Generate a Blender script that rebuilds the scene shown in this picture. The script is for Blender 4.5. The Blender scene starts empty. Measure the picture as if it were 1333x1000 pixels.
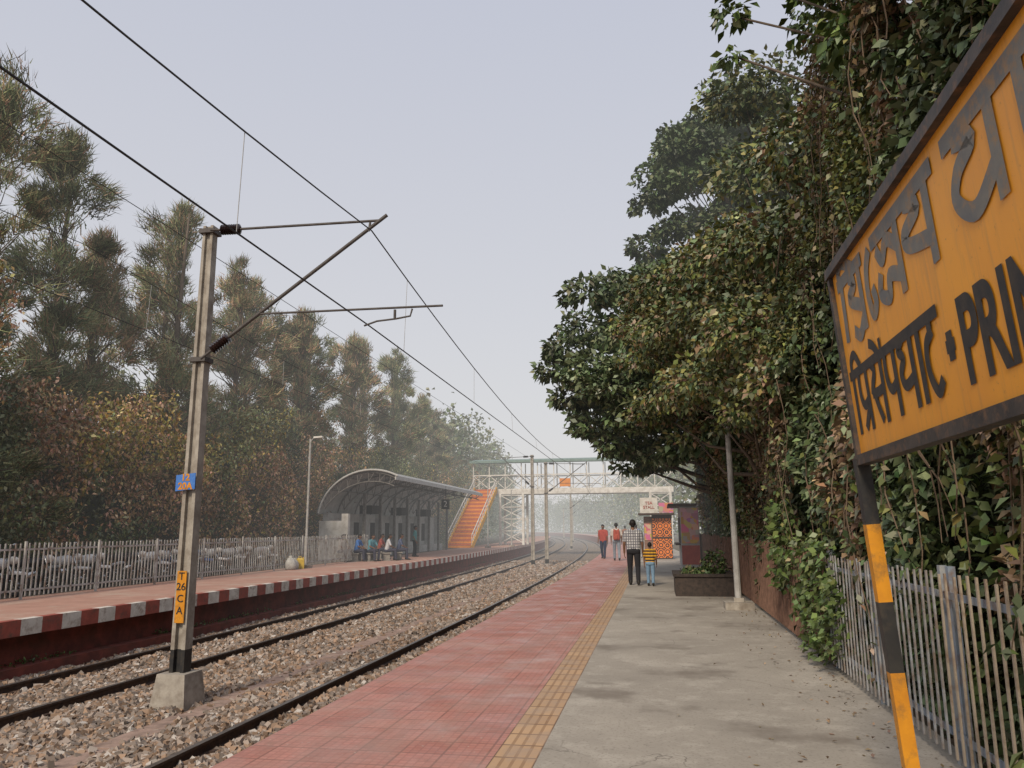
import bpy, math, random
import numpy as np
from mathutils import Vector, Matrix
random.seed(7); rng=np.random.default_rng(7)
sc=bpy.context.scene
sc.view_settings.view_transform='Standard'
try: sc.view_settings.look='None'
except Exception: pass
sc.view_settings.exposure=0

# ------------------------------------------------------------ helpers
Y0,RC=15.0,950.0
def dev(y): return 0.0 if y<Y0 else (y-Y0)**2/(2*RC)
def devn(y): return np.where(y<Y0,0,(y-Y0)**2/(2*RC))

def new_mat(name):
    m=bpy.data.materials.new(name); m.use_nodes=True
    nt=m.node_tree; b=nt.nodes.get("Principled BSDF")
    return m,nt,b
def N(nt,t,**k):
    n=nt.nodes.new(t)
    for a,v in k.items():
        if a in n.inputs: n.inputs[a].default_value=v
        else: setattr(n,a,v)
    return n
def mixc(nt,fac,a,b,mode='MIX'):
    n=nt.nodes.new('ShaderNodeMix'); n.data_type='RGBA'; n.blend_type=mode
    for s,v in ((0,fac),(6,a),(7,b)):
        if isinstance(v,bpy.types.NodeSocket): nt.links.new(v,n.inputs[s])
        elif s==0: n.inputs[0].default_value=v
        else: n.inputs[s].default_value=(*v[:3],1)
    return n.outputs[2]
def ramp(nt,src,p0,p1):
    n=nt.nodes.new('ShaderNodeMapRange'); n.inputs[1].default_value=p0; n.inputs[2].default_value=p1
    n.clamp=True; nt.links.new(src,n.inputs[0]); return n.outputs[0]
def noise(nt,vec,scale,detail=4,rough=.6):
    n=N(nt,'ShaderNodeTexNoise'); n.inputs['Scale'].default_value=scale; n.inputs['Detail'].default_value=detail; n.inputs['Roughness'].default_value=rough
    nt.links.new(vec,n.inputs['Vector']); return n.outputs['Fac']
def obj_co(nt,scale=None):
    t=nt.nodes.new('ShaderNodeTexCoord'); o=t.outputs['Object']
    if scale:
        m=nt.nodes.new('ShaderNodeMapping'); m.inputs['Scale'].default_value=scale; nt.links.new(o,m.inputs[0]); o=m.outputs[0]
    return o
def bump(nt,b,h,strength,dist=.02):
    n=nt.nodes.new('ShaderNodeBump'); n.inputs['Strength'].default_value=strength; n.inputs['Distance'].default_value=dist
    nt.links.new(h,n.inputs['Height']); nt.links.new(n.outputs[0],b.inputs['Normal'])
def M(name,c1,c2=None,scale=4,rough=.8,bmp=0,metal=0,c3=None,s3=1.0,spec=.3,lo=.35,hi=.65,stretch=None):
    m,nt,b=new_mat(name)
    b.inputs['Roughness'].default_value=rough; b.inputs['Metallic'].default_value=metal
    b.inputs['Specular IOR Level'].default_value=spec
    if c2 is None: c2=tuple(x*.72 for x in c1)
    co=obj_co(nt,stretch)
    f=noise(nt,co,scale,5,.65)
    col=mixc(nt,ramp(nt,f,lo,hi),c1,c2)
    if c3 is not None:
        g=noise(nt,co,s3,5,.7); col=mixc(nt,ramp(nt,g,.5,.7),col,c3)
    nt.links.new(col,b.inputs['Base Color'])
    if bmp:
        f2=noise(nt,co,scale*6,4,.7); bump(nt,b,f2,bmp,.01)
    return m

class MB:
    def __init__(s): s.v=[]; s.f=[]; s.m=[]
    def add(s,vs,fs,mi=0):
        o=len(s.v); s.v.extend([tuple(p) for p in vs]); s.f.extend([tuple(i+o for i in f) for f in fs]); s.m.extend([mi]*len(fs))
    def box(s,x0,x1,y0,y1,z0,z1,mi=0):
        s.add([(x0,y0,z0),(x1,y0,z0),(x1,y1,z0),(x0,y1,z0),(x0,y0,z1),(x1,y0,z1),(x1,y1,z1),(x0,y1,z1)],
              [(0,3,2,1),(4,5,6,7),(0,1,5,4),(1,2,6,5),(2,3,7,6),(3,0,4,7)],mi)
    def tube(s,pts,r,mi=0,n=8,cap=True):
        pts=[Vector(p) for p in pts]; L=len(pts)
        rs=r if isinstance(r,(list,tuple)) else [r]*L
        vs=[];prev=None
        for i,p in enumerate(pts):
            d=(pts[min(i+1,L-1)]-pts[max(i-1,0)])
            if d.length<1e-9: d=Vector((0,0,1))
            d.normalize()
            if prev is None:
                a=Vector((0,0,1)) if abs(d.z)<.9 else Vector((1,0,0)); u=d.cross(a).normalized()
            else:
                u=(prev-d*prev.dot(d)).normalized()
            prev=u; w=d.cross(u)
            for k in range(n):
                t=2*math.pi*(k+.5)/n; vs.append(p+(u*math.cos(t)+w*math.sin(t))*rs[i])
        fs=[]
        for i in range(L-1):
            for k in range(n):
                fs.append((i*n+k,i*n+(k+1)%n,(i+1)*n+(k+1)%n,(i+1)*n+k))
        if cap: fs.append(tuple(range(n-1,-1,-1))); fs.append(tuple((L-1)*n+k for k in range(n)))
        s.add(vs,fs,mi)
    def beam(s,p0,p1,w,h,mi=0):
        p0=Vector(p0);p1=Vector(p1); d=(p1-p0).normalized()
        a=Vector((0,0,1)) if abs(d.z)<.95 else Vector((0,1,0))
        u=d.cross(a).normalized(); v=u.cross(d).normalized()
        vs=[]
        for p in (p0,p1):
            for sx,sy in ((-1,-1),(1,-1),(1,1),(-1,1)): vs.append(p+u*sx*w/2+v*sy*h/2)
        s.add(vs,[(3,2,1,0),(4,5,6,7),(0,1,5,4),(1,2,6,5),(2,3,7,6),(3,0,4,7)],mi)
    def capsule(s,p0,p1,r0,r1,mi=0,n=12,k=4):
        p0=Vector(p0);p1=Vector(p1); d=p1-p0
        if d.length<1e-6: d=Vector((0,0,1e-4))
        dn=d.normalized(); P=[];R=[]
        for i in range(k+1):
            t=math.pi/2*i/k; P.append(p0-dn*r0*math.cos(t)); R.append(max(r0*math.sin(t),3e-4))
        for i in range(k+1):
            t=math.pi/2*i/k; P.append(p1+dn*r1*math.sin(t)); R.append(max(r1*math.cos(t),3e-4))
        a=Vector((0,0,1)) if abs(dn.z)<.9 else Vector((1,0,0)); u=dn.cross(a).normalized(); w=dn.cross(u)
        vs=[]
        for p,r in zip(P,R):
            for q in range(n):
                t=2*math.pi*q/n; vs.append(p+(u*math.cos(t)+w*math.sin(t))*r)
        L=len(P); fs=[]
        for i in range(L-1):
            for q in range(n): fs.append((i*n+q,i*n+(q+1)%n,(i+1)*n+(q+1)%n,(i+1)*n+q))
        fs.append(tuple(range(n-1,-1,-1))); fs.append(tuple((L-1)*n+q for q in range(n)))
        s.add(vs,fs,mi)
    def obj(s,name,mats,smooth=False,parent=None,loc=None,rot=None):
        me=bpy.data.meshes.new(name); me.from_pydata(s.v,[],s.f)
        for m in mats: me.materials.append(m)
        me.polygons.foreach_set('material_index',s.m)
        if smooth: me.polygons.foreach_set('use_smooth',[True]*len(s.f))
        me.update(); o=bpy.data.objects.new(name,me); sc.collection.objects.link(o)
        if loc: o.location=loc
        if rot: o.rotation_euler=rot
        if parent: o.parent=parent
        return o
def empty(name,loc=(0,0,0)):
    e=bpy.data.objects.new(name,None); e.location=loc; sc.collection.objects.link(e); return e

def np_mesh(name,V,k,mats,cols=None):
    n=len(V)//k
    me=bpy.data.meshes.new(name)
    me.vertices.add(len(V)); me.vertices.foreach_set('co',V.astype(np.float32).ravel())
    me.loops.add(len(V)); me.loops.foreach_set('vertex_index',np.arange(len(V),dtype=np.int32))
    me.polygons.add(n); me.polygons.foreach_set('loop_start',np.arange(0,n*k,k,dtype=np.int32))
    try: me.polygons.foreach_set('loop_total',np.full(n,k,dtype=np.int32))
    except Exception: pass
    for m in mats: me.materials.append(m)
    if cols is not None:
        a=me.color_attributes.new('Col','FLOAT_COLOR','POINT')
        c=np.ones((len(V),4),np.float32); c[:,:3]=np.repeat(cols,k,axis=0); a.data.foreach_set('color',c.ravel())
    me.update(calc_edges=True); me.validate()
    o=bpy.data.objects.new(name,me); sc.collection.objects.link(o); return o

TBL=np.random.default_rng(3).random((64,64,64)).astype(np.float32)
def vn(P,scale,off=0.0):
    Q=P*scale+off+1000.0; I=np.floor(Q).astype(int); F=Q-I; F=F*F*(3-2*F); I=I&63; J=(I+1)&63
    x0,y0,z0=I.T; x1,y1,z1=J.T; fx,fy,fz=F.T
    def L(a,b,t): return a+(b-a)*t
    return L(L(L(TBL[x0,y0,z0],TBL[x1,y0,z0],fx),L(TBL[x0,y1,z0],TBL[x1,y1,z0],fx),fy),
             L(L(TBL[x0,y0,z1],TBL[x1,y0,z1],fx),L(TBL[x0,y1,z1],TBL[x1,y1,z1],fx),fy),fz)
def unit(a): return a/np.maximum(np.linalg.norm(a,axis=1,keepdims=True),1e-9)
def leaf_quads(pos,L,aspect=.28,droop=.4,up=.8,outw=None,fold=.15):
    n=len(pos); d=unit(rng.normal(size=(n,3)))
    if outw is not None: d=unit(d+outw)
    d[:,2]-=droop; d=unit(d)
    nn=unit(rng.normal(size=(n,3))*.7+np.array([0,0,up]))
    s=unit(np.cross(d,nn)); nn=np.cross(s,d)
    L=(L*rng.uniform(.6,1.25,n))[:,None]
    V=np.empty((n,4,3)); V[:,0]=pos; V[:,1]=pos+d*L*.42+s*L*aspect+nn*L*fold; V[:,2]=pos+d*L; V[:,3]=pos+d*L*.42-s*L*aspect+nn*L*fold
    return V.reshape(-1,3)
def strips(pos,L,w,droop,outw=None,rand=1.0):
    n=len(pos); d=rng.normal(size=(n,3))*rand
    if outw is not None: d=d+outw
    d=unit(d); d[:,2]-=droop; d=unit(d)
    s=unit(np.cross(d,unit(rng.normal(size=(n,3))))); L=(L*rng.uniform(.5,1.3,n))[:,None]
    V=np.empty((n,3,3)); V[:,0]=pos-s*w*.5; V[:,1]=pos+s*w*.5; V[:,2]=pos+d*L
    return V.reshape(-1,3)
GAIN=1.35
def palette(n,base,cols,w,jit=.25,bright=None):
    w=np.array(w,float); w/=w.sum(); idx=rng.choice(len(cols),n,p=w); c=np.array(cols)[idx]
    c=c*(1+rng.normal(size=(n,1))*jit*.8).clip(.35,1.9)*(1+rng.normal(size=(n,3))*.06)
    if bright is not None: c=c*bright[:,None]
    return (c*GAIN).clip(.005,.8)

# ------------------------------------------------------------ materials
LEAF,nt,b=new_mat('leaf_foliage'); a=N(nt,'ShaderNodeAttribute'); a.attribute_name='Col'; nt.links.new(a.outputs['Color'],b.inputs['Base Color']); b.inputs['Roughness'].default_value=.42; b.inputs['Specular IOR Level'].default_value=.45
NEEDLE,nt,b=new_mat('needle_foliage'); a=N(nt,'ShaderNodeAttribute'); a.attribute_name='Col'; d=N(nt,'ShaderNodeBsdfDiffuse'); nt.links.new(a.outputs['Color'],d.inputs[0]); nt.links.new(d.outputs[0],nt.nodes['Material Output'].inputs[0])
BARK=M('bark',(.16,.125,.095),(.08,.06,.045),6,.9,.5,stretch=(1,1,.25))
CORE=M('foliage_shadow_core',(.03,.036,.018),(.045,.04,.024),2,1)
CONC=M('weathered_concrete',(.42,.385,.33),(.27,.24,.205),5,.9,.4,c3=(.2,.165,.13),s3=2)
STEEL=M('grey_steel',(.22,.21,.2),(.13,.12,.11),8,.55,.1,metal=.3)
DSTEEL=M('dark_bracket_tube',(.11,.1,.095),(.07,.06,.055),8,.6,.1)
RUST=M('rusty_steel',(.10,.06,.04),(.05,.035,.03),12,.75,.2,metal=.2)
WHITE=M('white_paint',(.7,.68,.64),(.48,.45,.4),3,.7,.1)
CREAM=M('cream_rust_paint',(.42,.35,.27),(.19,.115,.075),7,.75,.15,lo=.45,hi=.7)
PALEB=M('pale_blue_paint',(.22,.28,.36),(.35,.36,.36),5,.7,.1,c3=(.2,.11,.06),s3=6)
BROWNF=M('rust_brown_paint',(.27,.155,.11),(.15,.085,.06),8,.8,.1)
BLACK=M('black_paint',(.022,.022,.024),(.04,.038,.035),6,.5,c3=(.06,.05,.04),s3=11)
YEL=M('yellow_paint',(.68,.29,.02),(.55,.22,.02),6,.5,c3=(.3,.15,.04),s3=9)
BLUE=M('blue_plate',(.05,.16,.5),(.08,.22,.55),30,.5)
INS=M('insulator_brown',(.035,.018,.015),(.02,.012,.012),6,.2,spec=.6)
WIRE=M('wire',(.03,.03,.032),(.04,.04,.04),6,.5)
PALEW=M('pale_wire',(.4,.4,.4),(.3,.3,.3),6,.5)
ORG=M('orange_paint',(.72,.27,.04),(.6,.2,.03),4,.7)
RED=M('red_wall_paint',(.25,.07,.05),(.13,.045,.035),2.5,.85,.3,c3=(.1,.05,.035),s3=1.5)
REDB=M('red_edge_paint',(.42,.11,.08),(.28,.08,.06),4,.8,.2,c3=(.16,.09,.07),s3=5)
WHB=M('white_edge_paint',(.76,.72,.66),(.56,.52,.46),4,.8,.2,c3=(.3,.22,.17),s3=5)
DARK=M('dark_interior',(.035,.035,.035),(.055,.05,.045),3,.9)
GREYW=M('grey_plaster',(.42,.42,.4),(.3,.29,.28),3,.85,.1)
ROOF=M('roof_sheet',(.4,.4,.39),(.28,.28,.27),3,.6,.1,metal=.2)
RIM=M('roof_rim',(.5,.5,.48),(.4,.39,.37),3,.6)
GREENR=M('green_roof_sheet',(.2,.28,.25),(.15,.21,.19),3,.6)
DARKBR=M('planter_brick',(.08,.06,.05),(.04,.033,.03),10,.8,.4)

def scaled(nt,src,k):
    f=N(nt,'ShaderNodeMath'); f.operation='MULTIPLY'; f.inputs[1].default_value=k; nt.links.new(src,f.inputs[0]); return f.outputs[0]
def tile_mat():
    m,nt,b=new_mat('red_platform_tile'); co=obj_co(nt)
    br=N(nt,'ShaderNodeTexBrick'); br.offset=0; br.inputs['Scale'].default_value=1; br.inputs['Brick Width'].default_value=.3; br.inputs['Row Height'].default_value=.3
    br.inputs['Mortar Size'].default_value=.009; br.inputs['Color1'].default_value=(.53,.245,.20,1); br.inputs['Color2'].default_value=(.44,.19,.15,1); br.inputs['Mortar'].default_value=(.33,.16,.125,1)
    nt.links.new(co,br.inputs['Vector'])
    b2=N(nt,'ShaderNodeTexBrick'); b2.offset=0; b2.inputs['Scale'].default_value=1; b2.inputs['Brick Width'].default_value=.06; b2.inputs['Row Height'].default_value=.06; b2.inputs['Mortar Size'].default_value=.007
    b2.inputs['Color1'].default_value=(1,1,1,1); b2.inputs['Color2'].default_value=(.88,.87,.86,1); b2.inputs['Mortar'].default_value=(.78,.77,.77,1)
    nt.links.new(co,b2.inputs['Vector'])
    c=mixc(nt,1.0,br.outputs['Color'],b2.outputs['Color'],'MULTIPLY')
    c=mixc(nt,scaled(nt,ramp(nt,noise(nt,co,1.1,7,.7),.45,.7),.7),c,(.46,.30,.25))
    c=mixc(nt,scaled(nt,ramp(nt,noise(nt,co,3.7,7,.75),.52,.7),.65),c,(.27,.155,.12))
    c=mixc(nt,scaled(nt,ramp(nt,noise(nt,obj_co(nt,(1,.12,1)),2.6,5,.7),.5,.7),.5),c,(.3,.19,.155))
    c=mixc(nt,ramp(nt,noise(nt,co,22,4,.6),.64,.72),c,(.48,.36,.3))
    nt.links.new(c,b.inputs['Base Color'])
    nt.links.new(ramp(nt,noise(nt,co,2,4,.6),.1,.8),b.inputs['Roughness'])
    bump(nt,b,b2.outputs['Color'],.35,.004); b.inputs['Specular IOR Level'].default_value=.3
    return m
def tactile_mat():
    m,nt,b=new_mat('tactile_paving'); co=obj_co(nt)
    br=N(nt,'ShaderNodeTexBrick'); br.offset=0; br.inputs['Scale'].default_value=1; br.inputs['Brick Width'].default_value=.3; br.inputs['Row Height'].default_value=.3
    br.inputs['Mortar Size'].default_value=.007; br.inputs['Color1'].default_value=(.54,.35,.2,1); br.inputs['Color2'].default_value=(.45,.285,.165,1); br.inputs['Mortar'].default_value=(.2,.13,.09,1)
    mp=N(nt,'ShaderNodeMapping'); mp.inputs['Location'].default_value=(1.15,0,0); nt.links.new(co,mp.inputs[0]); nt.links.new(mp.outputs[0],br.inputs['Vector'])
    b2=N(nt,'ShaderNodeTexBrick'); b2.offset=0; b2.inputs['Scale'].default_value=1; b2.inputs['Brick Width'].default_value=.075; b2.inputs['Row Height'].default_value=.3; b2.inputs['Mortar Size'].default_value=.012
    b2.inputs['Color1'].default_value=(1,1,1,1); b2.inputs['Color2'].default_value=(.95,.95,.95,1); b2.inputs['Mortar'].default_value=(.66,.62,.58,1)
    nt.links.new(mp.outputs[0],b2.inputs['Vector'])
    c=mixc(nt,1.0,br.outputs['Color'],b2.outputs['Color'],'MULTIPLY')
    c=mixc(nt,ramp(nt,noise(nt,co,3,7,.7),.45,.7),c,(.38,.28,.21))
    nt.links.new(c,b.inputs['Base Color']); b.inputs['Roughness'].default_value=.75; bump(nt,b,b2.outputs['Color'],.6,.006); return m
def concrete_floor():
    m,nt,b=new_mat('platform_concrete'); co=obj_co(nt)
    c=mixc(nt,ramp(nt,noise(nt,co,.45,7,.65),.35,.65),(.42,.38,.325),(.29,.262,.225))
    c=mixc(nt,ramp(nt,noise(nt,co,1.7,7,.75),.5,.7),c,(.49,.45,.39))
    c=mixc(nt,ramp(nt,noise(nt,co,.9,6,.6),.56,.66),c,(.23,.2,.168))
    c=mixc(nt,ramp(nt,noise(nt,co,40,3,.6),.55,.7),c,(.26,.235,.2))
    c=mixc(nt,ramp(nt,noise(nt,co,9,6,.8),.58,.66),c,(.27,.245,.21))
    v=N(nt,'ShaderNodeTexVoronoi'); v.feature='DISTANCE_TO_EDGE'; v.inputs['Scale'].default_value=.5
    nz=N(nt,'ShaderNodeTexNoise'); nz.inputs['Scale'].default_value=1.5; nz.inputs['Detail'].default_value=5; nt.links.new(co,nz.inputs['Vector'])
    va=N(nt,'ShaderNodeVectorMath'); va.operation='ADD'; nt.links.new(co,va.inputs[0]); nt.links.new(nz.outputs['Color'],va.inputs[1]); nt.links.new(va.outputs[0],v.inputs['Vector'])
    ck=N(nt,'ShaderNodeMath'); ck.operation='MULTIPLY'; nt.links.new(ramp(nt,v.outputs['Distance'],.005,.0),ck.inputs[0]); nt.links.new(ramp(nt,noise(nt,co,.7,3),.5,.6),ck.inputs[1])
    c=mixc(nt,ck.outputs[0],c,(.17,.15,.13))
    nt.links.new(c,b.inputs['Base Color']); b.inputs['Roughness'].default_value=.85; b.inputs['Specular IOR Level'].default_value=.25
    bump(nt,b,noise(nt,co,30,5,.7),.25,.006); return m
TILE=tile_mat(); TACT=tactile_mat(); CFLOOR=concrete_floor()
def gravel_mat():
    m,nt,b=new_mat('ballast_gravel'); co=obj_co(nt)
    v=N(nt,'ShaderNodeTexVoronoi'); v.inputs['Scale'].default_value=17; nt.links.new(co,v.inputs['Vector'])
    s=N(nt,'ShaderNodeSeparateColor'); nt.links.new(v.outputs['Color'],s.inputs[0])
    c=mixc(nt,s.outputs[0],(.13,.10,.082),(.38,.32,.27)); c=mixc(nt,ramp(nt,v.outputs['Distance'],.3,.75),c,(.05,.04,.035))
    c=mixc(nt,ramp(nt,noise(nt,co,.8,5),.4,.7),c,(.24,.18,.14))
    nt.links.new(c,b.inputs['Base Color']); b.inputs['Roughness'].default_value=.95; bump(nt,b,v.outputs['Distance'],.8,.03); return m
GRAVEL=gravel_mat()
EARTH=M('earth_ground',(.16,.12,.085),(.09,.075,.05),.8,1,.3,c3=(.07,.08,.04),s3=.3)
LPLAT=M('far_platform_paving',(.46,.27,.21),(.38,.22,.17),2,.85,.1,c3=(.46,.37,.3),s3=.6)

# ------------------------------------------------------------ ground, platforms
def ysteps(a,b,st=3):
    n=max(1,int((b-a)/st)); return [a+(b-a)*i/n for i in range(n+1)]
def strip(name,xa,xb,z,ya,yb,mat,depth=None,st=3):
    mb=MB(); ys=ysteps(ya,yb,st)
    vs=[]
    for y in ys: d=dev(y); vs+= [(xa-d,y,z),(xb-d,y,z)]
    fs=[(2*i,2*i+1,2*i+3,2*i+2) for i in range(len(ys)-1)]
    mb.add(vs,fs)
    if depth:
        for xx in (xa,xb):
            vs=[]
            for y in ys: d=dev(y); vs+=[(xx-d,y,z),(xx-d,y,z-depth)]
            fs=[(2*i,2*i+2,2*i+3,2*i+1) for i in range(len(ys)-1)]
            mb.add(vs,fs)
    return mb.obj(name,[mat])
YE=330
mb=MB(); mb.add([(-900,-300,-1.16),(900,-300,-1.16),(900,1500,-1.16),(-900,1500,-1.16)],[(0,1,2,3)]); mb.obj('ground',[EARTH])
strip('terrain_left',-220,-14.75,-.05,-30,YE,EARTH,1.1)
strip('terrain_right',1.95,220,-.03,-30,YE,EARTH,1.1)
strip('red_tile_paving',-2.9,-1.15,0,-6,YE,TILE,None)
strip('tactile_strip',-1.15,-.85,0.0,-6,YE,TACT)
strip('concrete_platform',-.85,1.95,0,-6,YE,CFLOOR)
strip('platform_wall',-2.9,-2.78,-.004,-6,YE,RED,1.14)
strip('far_platform_paving',-14.75,-10.95,0,-6,160,LPLAT)
mb=MB()
y=2.0;k=0
while y<150:
    y2=y+.48; d0,d1=dev(y),dev(y2); a=-10.95; mi=k%2
    x0,x1=a-d0,a-d1; zt=.006
    mb.add([(x0-.18,y,zt),(x0,y,zt),(x1,y2,zt),(x1-.18,y2,zt)],[(0,1,2,3)],mi)
    mb.add([(x0,y,zt),(x0,y,-.27),(x1,y2,-.27),(x1,y2,zt)],[(0,1,2,3)],mi)
    mb.add([(x0,y,-.27),(x0-.35,y,-.27),(x1-.35,y2,-.27),(x1,y2,-.27)],[(0,1,2,3)],2)
    mb.add([(x0-.35,y,-.27),(x0-.35,y,-1.15),(x1-.35,y2,-1.15),(x1-.35,y2,-.27)],[(0,1,2,3)],2)
    y=y2;k+=1
mb.obj('painted_platform_edge',[REDB,WHB,RED])
strip('ledge_at_far_platform_foot',-11.25,-10.95,-.8,-2,150,RED,.3)

mb=MB(); ys=list(np.arange(-4,60,.5))+list(np.arange(60,YE,4)); xs=np.linspace(-11.2,-2.8,34)
P=np.array([[x,y,0] for y in ys for x in xs]); nz=vn(P,1.3)*.07+vn(P,4,9)*.05
Z=-1.08+nz
V=[(P[i,0]-dev(P[i,1]),P[i,1],Z[i]) for i in range(len(P))]
nx=len(xs); F=[(j*nx+i,j*nx+i+1,(j+1)*nx+i+1,(j+1)*nx+i) for j in range(len(ys)-1) for i in range(nx-1)]
mb.add(V,F); mb.obj('ballast_bed',[GRAVEL],smooth=True)
def stones(name,n,ya,yb,smin,smax):
    u=rng.random(n); yy=ya*(yb/ya)**u; xx=rng.uniform(-11.0,-3.0,n)
    keep=np.ones(n,bool)
    for rx in (-3.5,-5.18,-8.46,-10.14): keep&=np.abs(xx-rx)>.07
    keep&=~((xx>-6.62)&(xx<-6.28)&(rng.random(n)<.9))
    xx,yy=xx[keep],yy[keep]; n=len(xx)
    PP=np.stack([xx,yy,xx*0],1); zz=-1.08+vn(PP,1.3)*.07+vn(PP,4,9)*.05+rng.uniform(-.005,.03,n)
    s=rng.uniform(smin,smax,n)*(1+.012*yy)
    c=np.array([[-1,-1,-1],[1,-1,-1],[1,1,-1],[-1,1,-1],[-1,-1,1],[1,-1,1],[1,1,1],[-1,1,1]],float)*.5
    V=c[None]*rng.uniform(.55,1.3,(n,8,3))*rng.uniform(.6,1.2,(n,1,3))
    V[:,4:,:2]*=.75
    q=rng.normal(size=(n,4)); q/=np.linalg.norm(q,axis=1,keepdims=True); w,x,y,z=q.T
    R=np.stack([np.stack([1-2*(y*y+z*z),2*(x*y-w*z),2*(x*z+w*y)],1),np.stack([2*(x*y+w*z),1-2*(x*x+z*z),2*(y*z-w*x)],1),np.stack([2*(x*z-w*y),2*(y*z+w*x),1-2*(x*x+y*y)],1)],1)
    V=np.einsum('nij,nkj->nki',R,V)*s[:,None,None]
    V+=np.stack([xx-devn(yy),yy,zz],1)[:,None]
    fs=np.array([(0,3,2,1),(4,5,6,7),(0,1,5,4),(1,2,6,5),(2,3,7,6),(3,0,4,7)])
    VV=V[:,fs].reshape(-1,3)
    g=rng.uniform(.45,1.3,n)[:,None]*np.array([[.31,.255,.215]]); br=rng.random(n)<.4; g[br]*=np.array([1.0,.84,.7])
    g[rng.random(n)<.07]=[.48,.44,.4]
    m,nt,b=new_mat('ballast_stone'); a=N(nt,'ShaderNodeAttribute'); a.attribute_name='Col'; nt.links.new(a.outputs['Color'],b.inputs['Base Color']); b.inputs['Roughness'].default_value=.9; b.inputs['Specular IOR Level'].default_value=.2
    return np_mesh(name,VV,4,[m],np.repeat(g,6,axis=0))
stones('ballast_stones',75000,5.5,60,.05,.09)

prof=[(-.07,-.15),(.07,-.15),(.07,-.135),(.012,-.12),(.012,-.04),(.036,-.03),(.036,0),(-.036,0),(-.036,-.03),(-.012,-.04),(-.012,-.12),(-.07,-.135)]
RAILT=M('rail_running_surface',(.16,.13,.11),(.25,.23,.21),10,.4,metal=.7)
for rx in (-3.5,-5.18,-8.46,-10.14):
    mb=MB(); ys=ysteps(-5,YE,2.5); vs=[]
    for y in ys:
        for px,pz in prof: vs.append((rx-dev(y)+px,y,-.85+pz))
    n=len(prof)
    fsA=[];fsB=[]
    for i in range(len(ys)-1):
        for k in range(n):
            f=(i*n+k,i*n+(k+1)%n,(i+1)*n+(k+1)%n,(i+1)*n+k); (fsB if k==6 else fsA).append(f)
    mb.add(vs,fsA,0); mb.f+=fsB; mb.m+=[1]*len(fsB); mb.obj('rail',[RUST,RAILT])
SLEEP=M('sleeper_concrete',(.27,.23,.19),(.15,.12,.1),7,.95,.4,c3=(.16,.1,.07),s3=3)
mb=MB()
for cx in (-4.34,-9.3):
    y=3.0
    while y<130:
        d=dev(y); w=.12
        x0,x1=cx-1.35-d,cx+1.35-d
        mb.add([(x0,y-w,-1.15),(x1,y-w,-1.15),(x1,y+w,-1.15),(x0,y+w,-1.15),(x0,y-w*.8,-.995),(x1,y-w*.8,-.995),(x1,y+w*.8,-.995),(x0,y+w*.8,-.995)],
               [(4,5,6,7),(0,1,5,4),(1,2,6,5),(2,3,7,6),(3,0,4,7)],0)
        if y<60:
            for rx in (-.84,.84):
                for sx in (-.1,.1): mb.box(cx+rx+sx-d-.035,cx+rx+sx-d+.035,y-.045,y+.045,-.995,-.955,1)
        y+=.62
mb.obj('sleepers',[SLEEP,RUST])
mb=MB(); y=4.0
while y<45:
    L=.9; j=rng.uniform(-.03,.03); z=-.975+rng.uniform(-.012,.012); mb.box(-6.64+j-dev(y),-6.25+j-dev(y),y,y+L-.03,z-.12,z); y+=L
mb.obj('drain_slabs',[M('slab',(.38,.27,.22),(.26,.185,.15),6,.95,.3,c3=(.18,.13,.11),s3=3)])

# ------------------------------------------------------------ overhead line masts
def hmast(mb,x,y,zb,zt,w0,w1,mi=0):
    def ring(z,w):
        d=w*.8; t=w*.26; hw=w/2; hd=d/2; web=w*.12
        return [(x-hw,y-hd,z),(x-hw+t,y-hd,z),(x-hw+t,y-web,z),(x+hw-t,y-web,z),(x+hw-t,y-hd,z),(x+hw,y-hd,z),(x+hw,y+hd,z),(x+hw-t,y+hd,z),(x+hw-t,y+web,z),(x-hw+t,y+web,z),(x-hw+t,y+hd,z),(x-hw,y+hd,z)]
    zs=[zb,zb+.32,zt]
    rings=[ring(z,w0+(w1-w0)*(z-zb)/(zt-zb)) for z in zs]
    for i in range(len(zs)-1):
        vs=rings[i]+rings[i+1]; fs=[(k,(k+1)%12,12+(k+1)%12,12+k) for k in range(12)]
        mb.add(vs,fs,(2 if i==0 else mi))
    mb.add(rings[-1],[tuple(range(12))],mi)
def insul(mb,p0,p1,mi):
    p0=Vector(p0);p1=Vector(p1); n=17; P=[];R=[]
    for i in range(n): P.append(p0.lerp(p1,i/(n-1))); R.append(.045 if i%2==0 else .085)
    mb.tube(P,R,mi,12)
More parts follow.
